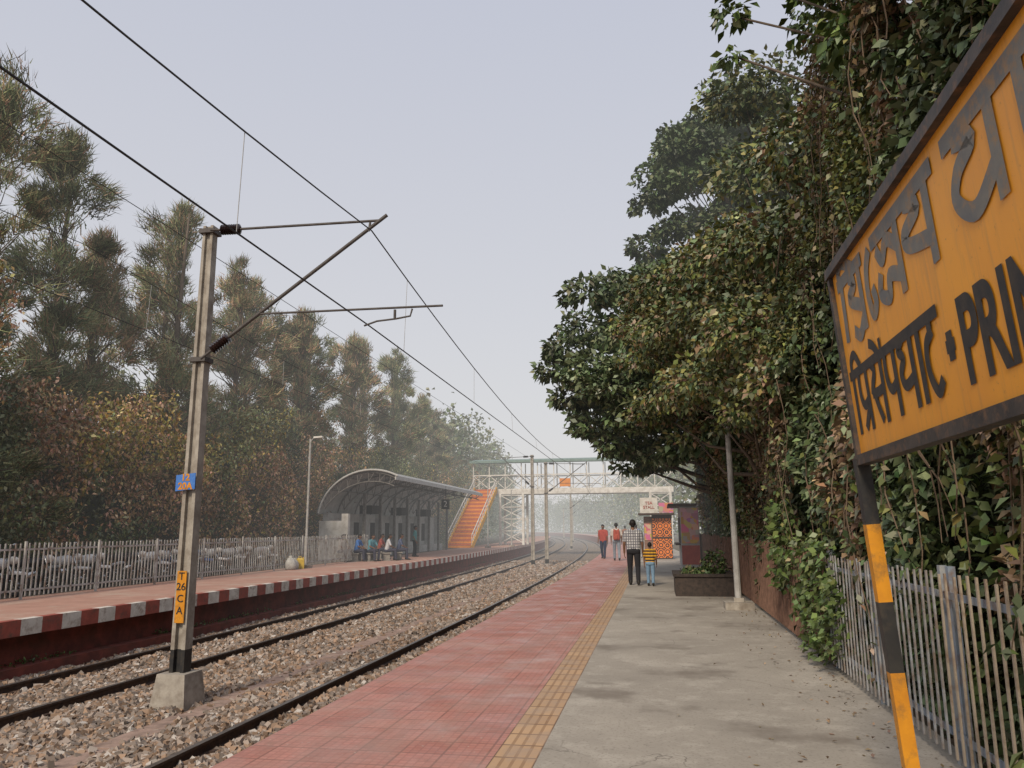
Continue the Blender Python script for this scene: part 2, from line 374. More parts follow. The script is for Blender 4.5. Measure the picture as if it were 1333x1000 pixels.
def mast(name,x,y,zb,zt,tipx,side=1,near=False,tilt=0):
    mb=MB(); hmast(mb,0,0,zb,zt,.235 if near else .26,.175 if near else .2,0)
    if near:
        a,b=.3,.22
        mb.add([(-a,-a,-1.2),(a,-a,-1.2),(a,a,-1.2),(-a,a,-1.2),(-b,-b,zb+.0),(b,-b,zb),(b,b,zb),(-b,b,zb)],[(4,5,6,7),(0,1,5,4),(1,2,6,5),(2,3,7,6),(3,0,4,7)],1)
    else: mb.box(-.3,.3,-.3,.3,-1.2,zb+.02,1)
    s=side; T=(tipx-x); fy=-.12
    mb.tube([(.08*s,fy,zt-.1),(.27*s,fy,zt-.12)],.02,3); insul(mb,(.27*s,fy,zt-.12),(.6*s,fy,zt-.13),4)
    mb.tube([(.6*s,fy,zt-.13),(T-.02*s,fy,zt-.18)],.02,3)
    z0=zt-2.22; p0=Vector((.06*s,fy,z0)); p1=Vector((T+.12*s,fy,zt-.1)); dd=(p1-p0).normalized()
    mb.tube([p0,p0+dd*.22],.02,3); insul(mb,p0+dd*.22,p0+dd*.56,4); mb.tube([p0+dd*.56,p1],.028,3)
    pr=p0+dd*1.15
    mb.tube([pr,(3.95*s,fy,zt-1.60)],.017,3)
    cx=T-.2*s; zc=zt-1.84
    mb.tube([(cx+.75*s,fy,zt-1.62),(cx+.72*s,fy,zt-1.73),(cx+.5*s,fy,zt-1.76),(cx+.2*s,fy,zt-1.78),(cx,fy,zc)],.014,3)
    mb.tube([(cx+.48*s,fy,zt-1.62),(cx+.48*s,fy,zt-1.76)],.02,3)
    mb.tube([(T-.15*s,fy,zt-.2),(T-.17*s,fy,zt-.34)],.018,3)
    for z in (zt-.1,z0): mb.box(-.13,.13,-.12,.12,z-.035,z+.035,3)
    mb.obj(name,[CONC,CONC,BLACK,DSTEEL,INS],loc=(x,y,0),rot=(0,tilt,0))
mast('catenary_mast',-6.95,10.7,-.52,6.35,-4.02,near=True)
mast('catenary_mast',-7.8,55,-.95,6.2,-5.0)
mast('catenary_mast',-8.55,53.5,-.95,6.6,-10.6,side=-1)
mast('catenary_mast',-10.45,95,-.95,6.2,-7.7)
mast('catenary_mast',-14.8,137,-.95,6.2,-12.2)
mast('catenary_mast',-21.5,180,-.95,6.2,-18.5)
def text_mesh(s,size,mat,name,off=.0):
    cu=bpy.data.curves.new(name,'FONT'); cu.body=s; cu.size=size; cu.align_x='CENTER'; cu.align_y='CENTER'; cu.offset=off
    o=bpy.data.objects.new(name,cu); sc.collection.objects.link(o); cu.materials.append(mat); return o
pl=empty('mast_number_plate',(-6.95,10.56,0))
mb=MB(); mb.add([(-.19,-.01,2.09),(.13,-.01,2.12),(.13,-.01,2.36),(-.19,-.01,2.33)],[(0,1,2,3)]); mb.add([(-.19,.0,2.09),(.13,.0,2.12),(.13,.0,2.36),(-.19,.0,2.33)],[(3,2,1,0)])
mb.obj('plate',[BLUE],parent=pl)
for i,(t,z) in enumerate((('12',2.29),('20A',2.16))):
    o=text_mesh(t,.14,YEL,'plate_text_%d'%i,.006); o.parent=pl; o.location=(-.03,-.014,z); o.rotation_euler=(math.pi/2,0,0)
pl=empty('mast_location_plate',(-6.94,10.58,0))
mb=MB(); mb.box(-.075,.075,-.012,0,.18,.92); mb.obj('plate',[YEL],parent=pl)
for i,(t,z) in enumerate((('T',.84),('26',.69),('C',.52),('A',.35))):
    o=text_mesh(t,.15,BLACK,'plate_text_%d'%i,.002); o.parent=pl; o.location=(0,-.016,z); o.rotation_euler=(math.pi/2,0,0)

def catz(y,ys,zs,sag):
    for a,b in zip(ys[:-1],ys[1:]):
        if a<=y<=b:
            t=(y-a)/(b-a); return zs-4*sag*t*(1-t)
    return zs
sup=[-34,10.6,55,95,137,180,225]
def wireset(xc,xs,zc,zs,name,sag=1.15,sagc=.05,r=.009):
    mb=MB(); A=[];B=[]
    for a,b in zip(sup[:-1],sup[1:]):
        n=24
        for i in range(n):
            y=a+(b-a)*i/n; t=i/n
            dx=dev(a)+(dev(b)-dev(a))*t
            A.append((xs-dx,y,catz(y,sup,zs,sag))); B.append((xc-dx+.1*math.sin(t*math.pi),y,zc-4*sagc*t*(1-t)))
    mb.tube(A,r*1.15,0,6,False); mb.tube(B,r*1.25,0,6,False)
    for i in range(len(A)):
        if i%3==1: mb.tube([A[i],B[i]],.0045,1,4,False)
    mb.obj(name,[WIRE,PALEW])
wireset(-4.2,-4.15,4.55,6.02,'overhead_wire')
wireset(-9.25,-9.2,5.2,6.2,'overhead_wire',sag=.7,r=.006)
mb=MB(); mb.tube([(-7.6,-30,6.9),(-7.3,10,6.15),(-8.2,54,6.0),(-10.6,95,6.0)],.006,0,5,False)
mb.obj('overhead_wire',[WIRE])

# ------------------------------------------------------------ fences
def fence(name,x,ya,yb,z,h,pitch,mats,wd=.03,th=.5,seed=1,post=2.4,skip=0,jit=.012):
    r=random.Random(seed); mb=MB(); y=ya
    while y<yb:
        if r.random()>skip:
            d=dev(y); hh=h*r.uniform(.985,1.01); j=r.uniform(-jit,jit); lx=r.uniform(-jit,jit)
            vs=[]
            for zz,o in ((z+.06,0),(z+hh,1)):
                for a,b in ((-1,-1),(1,-1),(1,1),(-1,1)): vs.append((x-d+a*wd*th/2+lx*o,y+b*wd/2+j*o,zz))
            mb.add(vs,[(3,2,1,0),(4,5,6,7),(0,1,5,4),(1,2,6,5),(2,3,7,6),(3,0,4,7)],0)
        y+=pitch
    for zz in (z+.2,z+h-.14):
        ys=ysteps(ya,yb,2)
        for a,b in zip(ys[:-1],ys[1:]):
            mb.beam((x+.03-dev(a),a,zz),(x+.03-dev(b),b,zz),.012,.045,1)
    y=ya
    while y<=yb+.01:
        d=dev(y); mb.box(x+.045-d,x+.09-d,y-.025,y+.025,z-.1,z+h+.04,1); y+=post
    return mb.obj(name,mats)
LF=M('grey_white_fence_paint',(.5,.5,.48),(.34,.32,.3),4,.7,.1,c3=(.22,.15,.11),s3=4)
fence('railing_fence',-14.3,6,38,0,1.25,.14,[LF,LF],.035,seed=3)
fence('railing_fence',1.78,1.2,5.6,0,1.2,.125,[CREAM,PALEB],.02,th=.6,seed=5,post=1.45,jit=.008)
fence('railing_fence',1.78,5.7,9.2,0,1.2,.125,[M('whitish_fence_paint',(.38,.40,.42),(.22,.17,.135),8,.7,.1),PALEB],.02,th=.6,seed=6,post=1.75,jit=.008)
fence('railing_fence',1.78,9.3,16.5,0,1.25,.13,[BROWNF,BROWNF],.035,seed=8,post=2.4)
fence('railing_fence',1.78,16.6,34,0,1.25,.14,[BROWNF,BROWNF],.035,seed=9,post=2.4)

# ------------------------------------------------------------ station name board
brd=empty('station_name_board')
YL=4.46; ZB,ZT=1.83,2.93
def bp(s,z,off=0): return (1.1-.067*(z-ZB)-off,YL-s,z)
BL=3.9
BM,nt,b=new_mat('board_yellow'); co=obj_co(nt)
c=mixc(nt,ramp(nt,noise(nt,co,1.6,6,.65),.35,.7),(.88,.39,.03),(.76,.32,.035))
mp=N(nt,'ShaderNodeMapping'); mp.inputs['Scale'].default_value=(1,9,.7); nt.links.new(co,mp.inputs[0])
c=mixc(nt,scaled(nt,ramp(nt,noise(nt,mp.outputs[0],2.2,6,.7),.5,.75),.7),c,(.5,.25,.07))
c=mixc(nt,ramp(nt,noise(nt,co,30,5,.7),.62,.75),c,(.45,.2,.04))
nt.links.new(c,b.inputs['Base Color']); b.inputs['Roughness'].default_value=.5
mb=MB()
q=[bp(0,ZB),bp(BL,ZB),bp(BL,ZT),bp(0,ZT)]; q2=[bp(0,ZB,-.03),bp(BL,ZB,-.03),bp(BL,ZT,-.03),bp(0,ZT,-.03)]
mb.add(q,[(0,1,2,3)]); mb.add(q2,[(3,2,1,0)])
mb.obj('panel',[BM],parent=brd)
mb=MB()
mb.beam(Vector(bp(-.03,ZB+.02)),Vector(bp(BL+.03,ZB+.02)),.06,.055); mb.beam(Vector(bp(-.03,ZT-.02)),Vector(bp(BL+.03,ZT-.02)),.06,.055)
mb.beam(Vector(bp(.0,ZB+.05,.002)),Vector(bp(.0,ZT-.05,.002)),.04,.045)
mb.obj('frame',[M('black_frame',(.03,.028,.028),(.08,.065,.055),6,.55,.1,c3=(.16,.09,.05),s3=14)],parent=brd)
def post2(yc,nm):
    mb=MB(); zs=[-.1,.30,.76,1.11,1.51,1.86]; ms=[0,1,0,1,0]
    for i in range(5):
        a=1.1-.067*(zs[i]-ZB); bq=1.1-.067*(zs[i+1]-ZB)
        mb.beam((a,yc,zs[i]),(bq,yc,zs[i+1]),.07,.07,ms[i])
    mb.obj(nm,[BLACK,YEL],parent=brd)
post2(YL,'post_1'); post2(YL-BL,'post_2')
def stroke(mb,pts,w,off):
    P=[np.array(p,float) for p in pts]
    if len(P)>2:
        Q=[]
        E=[2*P[0]-P[1]]+P+[2*P[-1]-P[-2]]
        for i in range(1,len(E)-2):
            for t in np.linspace(0,1,6,endpoint=False):
                a,b_,c_,d_=E[i-1],E[i],E[i+1],E[i+2]
                Q.append(.5*((2*b_)+(-a+c_)*t+(2*a-5*b_+4*c_-d_)*t*t+(-a+3*b_-3*c_+d_)*t**3))
        Q.append(P[-1]); P=Q
    vs=[]
    for i,p in enumerate(P):
        d=P[min(i+1,len(P)-1)]-P[max(i-1,0)]; d=d/ (np.linalg.norm(d)+1e-9); nrm=np.array([-d[1],d[0]])
        for sg in (1,-1): s_,z_=p+nrm*w/2*sg; vs.append(bp(s_,z_,off))
    mb.add(vs,[(2*i,2*i+1,2*i+3,2*i+2) for i in range(len(P)-1)])
G={
 'i':[[(.45,1),(.45,0)],[(.45,1.02),(.5,1.22),(1.2,1.3),(2.0,1.05)]],
 'pra':[[(.8,1.0),(.8,0)],[(.2,1),(.18,.6),(.4,.42),(.8,.48)],[(.75,.36),(.5,.22),(.25,.05)]],
 'sa':[[(.85,1),(.85,0)],[(.2,1),(.42,.84),(.22,.64),(.12,.5)],[(.12,.52),(.5,.5),(.85,.52)],[(.25,.52),(.38,.3),(.58,.05)],[(.85,1.02),(.6,1.2),(.35,1.28)],[(.95,1.16),(1.08,1.16)]],
 'pa':[[(.8,1),(.8,0)],[(.2,1),(.18,.6),(.4,.42),(.8,.48)]],
 'gha':[[(.82,1),(.82,0)],[(.42,.98),(.15,.86),(.38,.72),(.15,.55),(.3,.36),(.82,.42)]],
 'aa':[[(.55,1),(.55,0)]],
 'tta':[[(.5,1),(.5,.84)],[(.62,.82),(.22,.68),(.15,.35),(.45,.08),(.78,.2)]],
 'dot':[[(.3,.42),(.7,.42)],[(.2,.52),(.8,.52)],[(.3,.62),(.7,.62)]],
 ' ':[],
 'bi':[[(.5,1),(.42,.5),(.3,.05)],[(.5,1.0),(.3,1.18),(.9,1.28),(2.2,1.02)]],
 'bpra':[[(.78,1),(.78,0)],[(.22,.95),(.5,.78),(.14,.62),(.78,.36)],[(.78,.22),(.45,.0),(.15,.12)]],
 'be':[[(.75,.98),(.35,.75),(.2,.4),(.4,.1),(.75,.22),(.62,.45)]],
 'bnsa':[[(.88,1),(.88,0)],[(.15,.85),(.32,.65),(.55,.82),(.88,.62)],[(.2,.5),(.1,.25),(.38,.12),(.5,.36),(.88,.24)]],
 'bpa':[[(.78,1),(.78,0)],[(.2,.96),(.55,.78),(.12,.62),(.2,.45),(.78,.3)]],
 'bgha':[[(.8,1),(.8,0)],[(.18,.93),(.5,.78),(.2,.62),(.1,.36),(.38,.12),(.8,.36)]],
 'bta':[[(.25,1),(.2,.4),(.45,.08),(.8,.3),(.62,.55)],[(.3,1),(.5,1.2),(.9,1.3)]],
}
def word(glyphs,s0,zb,H,w,name,mat):
    mb=MB(); s=s0; off=.003
    for g,wd in glyphs:
        for st in G[g]:
            off+=.00012
            stroke(mb,[(s+x*wd,zb+y*H) for x,y in st],w,off)
        if g not in (' ','dot','be'):
            off+=.00012; stroke(mb,[(s-.01,zb+H),(s+wd+.005,zb+H)],w,off)
        s+=wd
    mb.obj(name,[mat],parent=brd)
HB=M('black_lettering',(.03,.03,.032),(.06,.05,.04),14,.6)
BG=M('grey_lettering',(.15,.155,.155),(.22,.21,.18),9,.6,c3=(.34,.21,.1),s3=14)
word([('i',.11),('pra',.22),('sa',.26),('pa',.21),('gha',.24),('aa',.1),('tta',.2)],.07,1.98,.32,.05,'hindi_name',HB)
word([('bi',.15),('bpra',.34),('be',.19),('bnsa',.40),('bpa',.42),(' ',.12),('bgha',.46),('aa',.2),('bta',.34)],.1,2.46,.34,.068,'bengali_name',BG)
word([('dot',.14)],1.41,1.99,.3,.05,'separator_dot',HB)
cu=bpy.data.curves.new('english_name','FONT'); cu.body='PRINSEP GHAT'; cu.size=.42; cu.offset=.013; cu.space_character=1.0; cu.materials.append(HB)
eo=bpy.data.objects.new('english_name',cu); sc.collection.objects.link(eo)
p=Vector(bp(1.58,1.99,.004))
eo.matrix_world=Matrix(((0,-.067,-1,p.x),(-.72,0,0,p.y),(0,1,-.067,p.z),(0,0,0,1))); eo.parent=brd

# ------------------------------------------------------------ shelter on far platform
sh=empty('platform_shelter')
ya,yb=37.0,57.0
def arc(t):
    a=math.radians(172-t*112); cx,cz,rx,rz=-13.9,1.95,2.75,2.45
    return cx+rx*math.cos(a),cz+rz*math.sin(a)
mb=MB(); n=18; yst=ysteps(ya-.6,yb+.3,2)
for oz in (0,.05):
    vs=[]
    for y in yst:
        for i in range(n+1): x,z=arc(i/n); vs.append((x-dev(y)*.5,y,z+oz))
    fs=[(j*(n+1)+i,j*(n+1)+i+1,(j+1)*(n+1)+i+1,(j+1)*(n+1)+i) for j in range(len(yst)-1) for i in range(n)]
    mb.add(vs,fs,0)
x,z=arc(1)
for a,b_ in zip(yst[:-1],yst[1:]): mb.beam((x-dev(a)*.5,a,z-.05),(x-dev(b_)*.5,b_,z-.05),.06,.2,1)
mb.tube([(arc(i/n)[0],ya-.63,arc(i/n)[1]+.03) for i in range(n+1)],.05,1,6)
mb.obj('curved_roof',[ROOF,RIM],parent=sh)
mb=MB()
for y in np.arange(ya-.5,yb+.2,2.5):
    d=dev(y)*.5
    P=[(arc(i/n)[0]-d,y,arc(i/n)[1]-.07) for i in range(n+1)]
    mb.tube(P,.045,0,6); P2=[(arc(i/n)[0]*.94-.84-d,y,arc(i/n)[1]-.45-.12*math.sin(i/n*3.1)) for i in range(3,n+1)]
    mb.tube(P2,.03,0,6)
    for i in range(3,n,2): mb.tube([P[i],P2[i-3]],.02,0,5); mb.tube([P2[i-3],P[min(i+1,n)]],.02,0,5)
    if y>ya+1: mb.box(-15.15-d,-15.0-d,y-.07,y+.07,0,3.4,0)
for t in (.3,.5,.7,.88):
    x,z=arc(t); mb.tube([(x,ya-.5,z-.1),(x-dev(yb)*.5,yb,z-.1)],.03,0,5)
mb.obj('roof_trusses',[STEEL],parent=sh)
mb=MB()
mb.box(-16.7,-16.45,ya+.1,yb,0,2.35,1)
mb.box(-16.8,-15.6,ya-.1,ya+.05,0,1.95,0)
mb.box(-15.6,-15.25,ya-.12,ya+.12,0,2.3,0)
mb.box(-16.44,-15.9,ya+.6,yb-.4,0,.45,2)
for y in np.arange(ya+2,yb,2.5): mb.box(-16.44,-16.2,y-.12,y+.12,.452,2.4,2)
for y in np.arange(ya+.8,yb-2,2.5): mb.box(-16.449,-16.43,y+.3,y+1.0,.7,1.9,3)
for y in (ya+3,ya+8,ya+13): mb.box(-15.9,-15.2,y,y+1.2,2.35,2.8,3)
mb.obj('back_wall_and_bench',[WHITE,GREYW,GREYW,DARK],parent=sh)
mb=MB(); mb.box(-13.0,-12.5,46,46.06,2.7,3.3,0); mb.tube([(-12.75,46.03,3.3),(-12.75,46.03,4.1)],.015,0,5); mb.obj('hanging_board',[DARK],parent=sh)
o=text_mesh('2',.5,WHITE,'platform_number'); o.parent=sh; o.location=(-12.75,45.99,3.0); o.rotation_euler=(math.pi/2,0,0)

# ------------------------------------------------------------ footbridge
fb=empty('footbridge')
mb=MB(); Yb0,Yb1=72,74.4; xl,xr=-17.2,1.5; zd=5.2; zr=7.75
mb.box(xl,xr,Yb0,Yb1,zd-.18,zd,0)
for yy in (Yb0,Yb1):
    mb.beam((xl,yy,zd-.3),(xr,yy,zd-.3),.12,.4,0); mb.beam((xl,yy,zd+1.3),(xr,yy,zd+1.3),.08,.1,0)
    x=xl
    while x<xr-1:
        mb.beam((x,yy,zd),(x,yy,zr),.09,.09,0)
        mb.beam((x,yy,zd),(x+1.55,yy,zd+1.3),.06,.06,0); mb.beam((x+1.55,yy,zd),(x,yy,zd+1.3),.06,.06,0)
        x+=1.55
mb.obj('deck_truss',[WHITE],parent=fb)
mb=MB(); mb.add([(xl-.3,Yb0-.4,zr),(xr,Yb0-.4,zr),(xr,Yb1+.4,zr+.1),(xl-.3,Yb1+.4,zr+.1),(xl-.3,(Yb0+Yb1)/2,zr+.35),(xr,(Yb0+Yb1)/2,zr+.35)],[(0,1,5,4),(4,5,2,3),(0,4,3)]); mb.beam((xl-.3,Yb0-.42,zr),(xr,Yb0-.42,zr),.05,.2)
mb.obj('roof',[GREENR],parent=fb)
mb=MB()
for x in (-14.6,-12.4,-.6,1.2):
    for yy in (Yb0,Yb1): mb.beam((x,yy,0),(x,yy,zd-.5),.22,.22)
for a,b_ in ((-14.6,-12.4),(-.6,1.2)):
    for yy in (Yb0,Yb1):
        z=0.2
        while z<4.2: mb.beam((a,yy,z),(b_,yy,z+1.1),.07,.07); mb.beam((b_,yy,z),(a,yy,z+1.1),.07,.07); mb.beam((a,yy,z+1.1),(b_,yy,z+1.1),.07,.07); z+=1.1
mb.obj('towers',[WHITE],parent=fb)
mb=MB(); xs0,xs1=-17.0,-15.0; ns=30; ys0=62.0; rise=zd/ns; run=(Yb0-ys0)/ns
for i in range(ns):
    mb.box(xs0,xs1,ys0+i*run,ys0+(i+1)*run+.03,i*rise,(i+1)*rise-.02,i%2)
for xx in (xs0-.06,xs1+.06):
    mb.beam((xx,ys0,0),(xx,Yb0,zd),.14,.4,3)
    mb.beam((xx,ys0,1.0),(xx,Yb0,zd+1.0),.06,.07,2); mb.beam((xx,ys0,.5),(xx,Yb0,zd+.5),.04,.04,2)
    for i in range(0,ns+1,2): mb.beam((xx,ys0+i*run,i*rise),(xx,ys0+i*run,i*rise+1.0),.045,.045,2)
mb.obj('stairs',[ORG,M('red_step',(.48,.14,.06),(.36,.1,.05),4,.8),WHITE,M('stair_yellow',(.75,.42,.06),(.6,.3,.05),4,.7)],parent=fb)
mb=MB(); mb.box(-8.9,-7.9,Yb0-.12,Yb0-.06,5.35,6.1); mb.obj('orange_board',[ORG],parent=fb)

# ------------------------------------------------------------ lamp posts
PP_=M('pole_paint',(.45,.44,.42),(.3,.29,.27),5,.6)
def lamp(name,x,y,h,r=.05):
    mb=MB(); mb.tube([(0,0,0),(0,0,1.2),(0,0,1.22),(0,0,h)],[r*1.4,r*1.4,r,r*.8],0,10)
    mb.box(-.22,.22,-.2,.2,-.01,.12,1)
    mb.tube([(0,0,h-.1),(.15,0,h+.05),(.25,0,h+.06)],.02,0,6)
    mb.add([(.15,-.06,h+.03),(.55,-.07,h+.05),(.55,.07,h+.05),(.15,.06,h+.03),(.15,-.05,h+.1),(.5,-.05,h+.12),(.5,.05,h+.12),(.15,.05,h+.1)],[(3,2,1,0),(4,5,6,7),(0,1,5,4),(1,2,6,5),(2,3,7,6),(3,0,4,7)],2)
    mb.obj(name,[PP_,CONC,WHITE],loc=(x,y,0))
lamp('street_lamp',-14.0,29.6,5.2)
lamp('street_lamp',-13.6,62,5.2); lamp('street_lamp',-12.4,66,4.8)
mb=MB(); mb.tube([(0,0,0),(-.02,0,3.6)],[.062,.05],0,10); mb.box(-.26,.26,-.24,.24,-.01,.13,1); mb.box(-.09,.09,-.09,.09,.13,.2,1)
mb.obj('steel_pole',[PP_,CONC],loc=(1.42,15.4,0))

# ------------------------------------------------------------ planter, kiosk, sacks
pln=empty('brick_planter')
mb=MB(); x0,x1,y0,y1=.32,1.62,18.0,19.6
mb.box(x0,x1,y0,y0+.12,0,.42);mb.box(x0,x1,y1-.12,y1,0,.42);mb.box(x0,x0+.12,y0+.12,y1-.12,0,.42);mb.box(x1-.12,x1,y0+.12,y1-.12,0,.42)
mb.box(x0-.04,x1+.04,y0-.04,y0+.14,.422,.48);mb.box(x0-.04,x1+.04,y1-.14,y1+.04,.422,.48);mb.box(x0-.04,x0+.14,y0+.14,y1-.14,.422,.48);mb.box(x1-.14,x1+.04,y0+.14,y1-.14,.422,.48)
mb.box(x0+.12,x1-.12,y0+.12,y1-.12,.0,.36,1); mb.obj('box',[DARKBR,EARTH],parent=pln)
def cloud(center,rad,n,shell=.5):
    d=unit(rng.normal(size=(n,3))); r=(shell+(1-shell)*rng.random(n))**.7; return np.array(center)+d*r[:,None]*np.array(rad)
GR=[(.045,.075,.025),(.065,.10,.035),(.1,.12,.045),(.14,.11,.06)]
P=np.concatenate([cloud((.85,18.8,.48),(.4,.6,.12),350),cloud((1.25,18.9,.65),(.3,.4,.35),380)]); o=np_mesh('plants',leaf_quads(P,.11),4,[LEAF],palette(len(P),0,GR,[4,4,2,1.5])); o.parent=pln

KP,nt,b=new_mat('kiosk_orange_pattern'); co=obj_co(nt)
v=N(nt,'ShaderNodeTexVoronoi'); v.inputs['Scale'].default_value=3.2; v.inputs['Randomness'].default_value=.15; nt.links.new(co,v.inputs['Vector'])
w=N(nt,'ShaderNodeMath'); w.operation='SINE'; w2=N(nt,'ShaderNodeMath'); w2.operation='MULTIPLY'; w2.inputs[1].default_value=24; nt.links.new(v.outputs['Distance'],w2.inputs[0]); nt.links.new(w2.outputs[0],w.inputs[0])
c=mixc(nt,ramp(nt,w.outputs[0],-.1,.3),(.75,.2,.03),(.03,.015,.01)); nt.links.new(c,b.inputs['Base Color'])
PO,nt,b=new_mat('poster_colours'); co=obj_co(nt)
v=N(nt,'ShaderNodeTexVoronoi'); v.inputs['Scale'].default_value=4.5; v.distance='CHEBYCHEV'; nt.links.new(co,v.inputs['Vector']); hs=N(nt,'ShaderNodeHueSaturation'); hs.inputs['Saturation'].default_value=1.2; hs.inputs['Value'].default_value=.7; nt.links.new(v.outputs['Color'],hs.inputs['Color']); nt.links.new(mixc(nt,.6,hs.outputs[0],(.62,.2,.06)),b.inputs['Base Color'])
ks=empty('kiosk_stall',(.05,39,0))
mb=MB(); mb.box(-.75,-.35,0,1.6,0,2.05,1); mb.box(-.349,.6,0,1.6,0,2.05,0); mb.box(-.33,.58,-.03,-.002,.05,1.95,2)
mb.box(-.36,.62,-.055,-.032,1.95,2.1,3); mb.box(-.34,.6,-.055,-.032,.98,1.06,3)
mb.box(-1.0,.75,-.5,1.7,2.12,2.2,3)
mb.box(-.9,-.05,-.3,-.24,2.2,2.95,4); mb.box(.0,.7,-.2,-.14,2.22,2.7,5); mb.box(-.73,-.4,-.03,-.002,.9,1.7,5)
mb.obj('stall',[DARK,BROWNF,KP,RUST,WHITE,PO],parent=ks)
o=text_mesh('TEA\nSTALL',.2,REDB,'stall_sign_text',.006); o.parent=ks; o.location=(-.47,-.31,2.58); o.rotation_euler=(math.pi/2,0,0)
st=empty('shop_stall',(1.2,31,0))
mb=MB(); mb.box(-.35,.35,0,3.5,0,2.3,0); mb.box(-.8,.4,-.1,3.6,2.32,2.42,1); mb.box(-.37,-.352,.3,3.2,.9,1.9,2); mb.box(-.55,-.354,.3,3.2,.82,.88,1); mb.box(-.33,.33,-.03,-.002,.9,2.25,3)
mb.box(-.34,.34,-.028,-.003,.1,.82,4)
mb.obj('stall',[GREYW,RUST,DARK,PO,M('red_cloth',(.4,.08,.05),(.3,.05,.04),5,.8)],parent=st)

def sack(name,x,y,s,mat,seed):
    r=random.Random(seed); mb=MB(); n=14
    prof=[(0,.02),(.0,.8),(.12,1),(.4,1.05),(.7,.85),(.88,.5),(.95,.25),(1.05,.38),(1.08,.05)]
    vs=[]
    for z,rr in prof:
        for k in range(n):
            t=2*math.pi*k/n; q=rr*(1+.1*math.sin(3*t+seed)+r.uniform(-.05,.05)); vs.append((q*math.cos(t)*.27*s,q*math.sin(t)*.24*s,z*.62*s))
    fs=[(i*n+k,i*n+(k+1)%n,(i+1)*n+(k+1)%n,(i+1)*n+k) for i in range(len(prof)-1) for k in range(n)]
    mb.add(vs,fs); mb.obj(name,[mat],smooth=True,loc=(x,y,0))
SW=M('sack_white',(.5,.5,.46),(.33,.32,.3),8,.7,.3)
sack('sack',-14.0,28.3,.8,SW,1); sack('sack',-14.05,28.75,.65,SW,4)
mb=MB()
mb.add([(-.15,-.1,0),(.15,-.1,0),(.15,.1,0),(-.15,.1,0),(-.15,-.1,.36),(.15,-.1,.36),(.15,.1,.36),(-.15,.1,.36),(-.09,-.06,.42),(.05,-.06,.42),(.05,.06,.42),(-.09,.06,.42)],[(3,2,1,0),(0,1,5,4),(1,2,6,5),(2,3,7,6),(3,0,4,7),(4,5,9,8),(5,6,10,9),(6,7,11,10),(7,4,8,11),(8,9,10,11)])
mb.tube([(.11,0,.37),(.11,0,.45)],.025,0,8); mb.tube([(-.08,0,.42),(-.07,0,.47),(.02,0,.47),(.04,0,.42)],.013,0,6)
mb.obj('jerrycan',[M('jerrycan_yellow',(.6,.42,.06),(.45,.32,.06),8,.5)],loc=(-14.0,29.15,0),rot=(0,0,.3))

# ------------------------------------------------------------ motorcycles behind fence
def torus(mb,c,R,r,mi,n=20,k=8):
    vs=[]
    for i in range(n):
        a=2*math.pi*i/n
        for j in range(k):
            b_=2*math.pi*j/k; q=R+r*math.cos(b_); vs.append((c[0]+q*math.cos(a),c[1]+r*math.sin(b_),c[2]+q*math.sin(a)))
    mb.add(vs,[(i*k+j,((i+1)%n)*k+j,((i+1)%n)*k+(j+1)%k,i*k+(j+1)%k) for i in range(n) for j in range(k)],mi)
TYRE=M('tyre',(.02,.02,.02),(.03,.03,.03),5,.8); CHROME=M('chrome',(.5,.5,.5),(.4,.4,.4),5,.25,metal=1)
def moto(x,y,rot,body):
    mb=MB()
    for cx in (-.63,.63):
        torus(mb,(cx,0,.3),.25,.05,0)
        for k in range(8):
            a=k*math.pi/4; mb.tube([(cx,0,.3),(cx+.24*math.cos(a),0,.3+.24*math.sin(a))],.008,1,4)
        mb.tube([(cx,-.05,.3),(cx,.05,.3)],.06,1,8)
    mb.tube([(.63,.09,.3),(.42,.09,.95)],.022,1,6); mb.tube([(.63,-.09,.3),(.42,-.09,.95)],.022,1,6)
    mb.tube([(.42,-.33,1.05),(.45,-.12,1.0),(.45,.12,1.0),(.42,.33,1.05)],.016,0,6)
    mb.capsule((.28,0,.8),(.0,0,.78),.14,.11,2); mb.capsule((-.1,0,.78),(-.65,0,.84),.1,.07,0)
    mb.capsule((.52,0,.88),(.56,0,.88),.1,.09,3); mb.capsule((.05,0,.42),(.18,0,.5),.15,.12,1)
    mb.tube([(.1,.12,.3),(-.7,.14,.36)],[.03,.045],1,8); mb.tube([(.4,0,.85),(.1,0,.35),(-.3,0,.4),(-.63,0,.3)],.025,0,6)
    mb.capsule((-.55,0,.62),(-.85,0,.55),.06,.04,2); mb.capsule((.5,0,.58),(.78,0,.56),.06,.05,2)
    mb.tube([(.42,.25,1.05),(.42,.28,1.2)],.008,0,4); mb.capsule((.41,.26,1.22),(.41,.34,1.22),.04,.04,1)
    mb.obj('motorcycle',[TYRE,CHROME,body,WHITE],smooth=True,loc=(x,y,-.05),rot=(.12,0,rot))
bods=[M('silver_body',(.6,.6,.6),(.5,.5,.5),3,.3),M('red_body',(.4,.03,.02),(.3,.02,.02),3,.3),M('black_body',(.03,.03,.03),(.02,.02,.02),3,.3),M('white_body',(.7,.7,.7),(.6,.6,.6),3,.3),M('blue_body',(.05,.1,.3),(.03,.08,.2),3,.3)]
for i in range(13): moto(-15.9+rng.uniform(-.25,.2),15.2+i*1.15+rng.uniform(-.2,.2),math.radians(20+rng.uniform(-25,25)),bods[[0,3,2,0,3,2,3,0,4,3,0,2,3][i]])

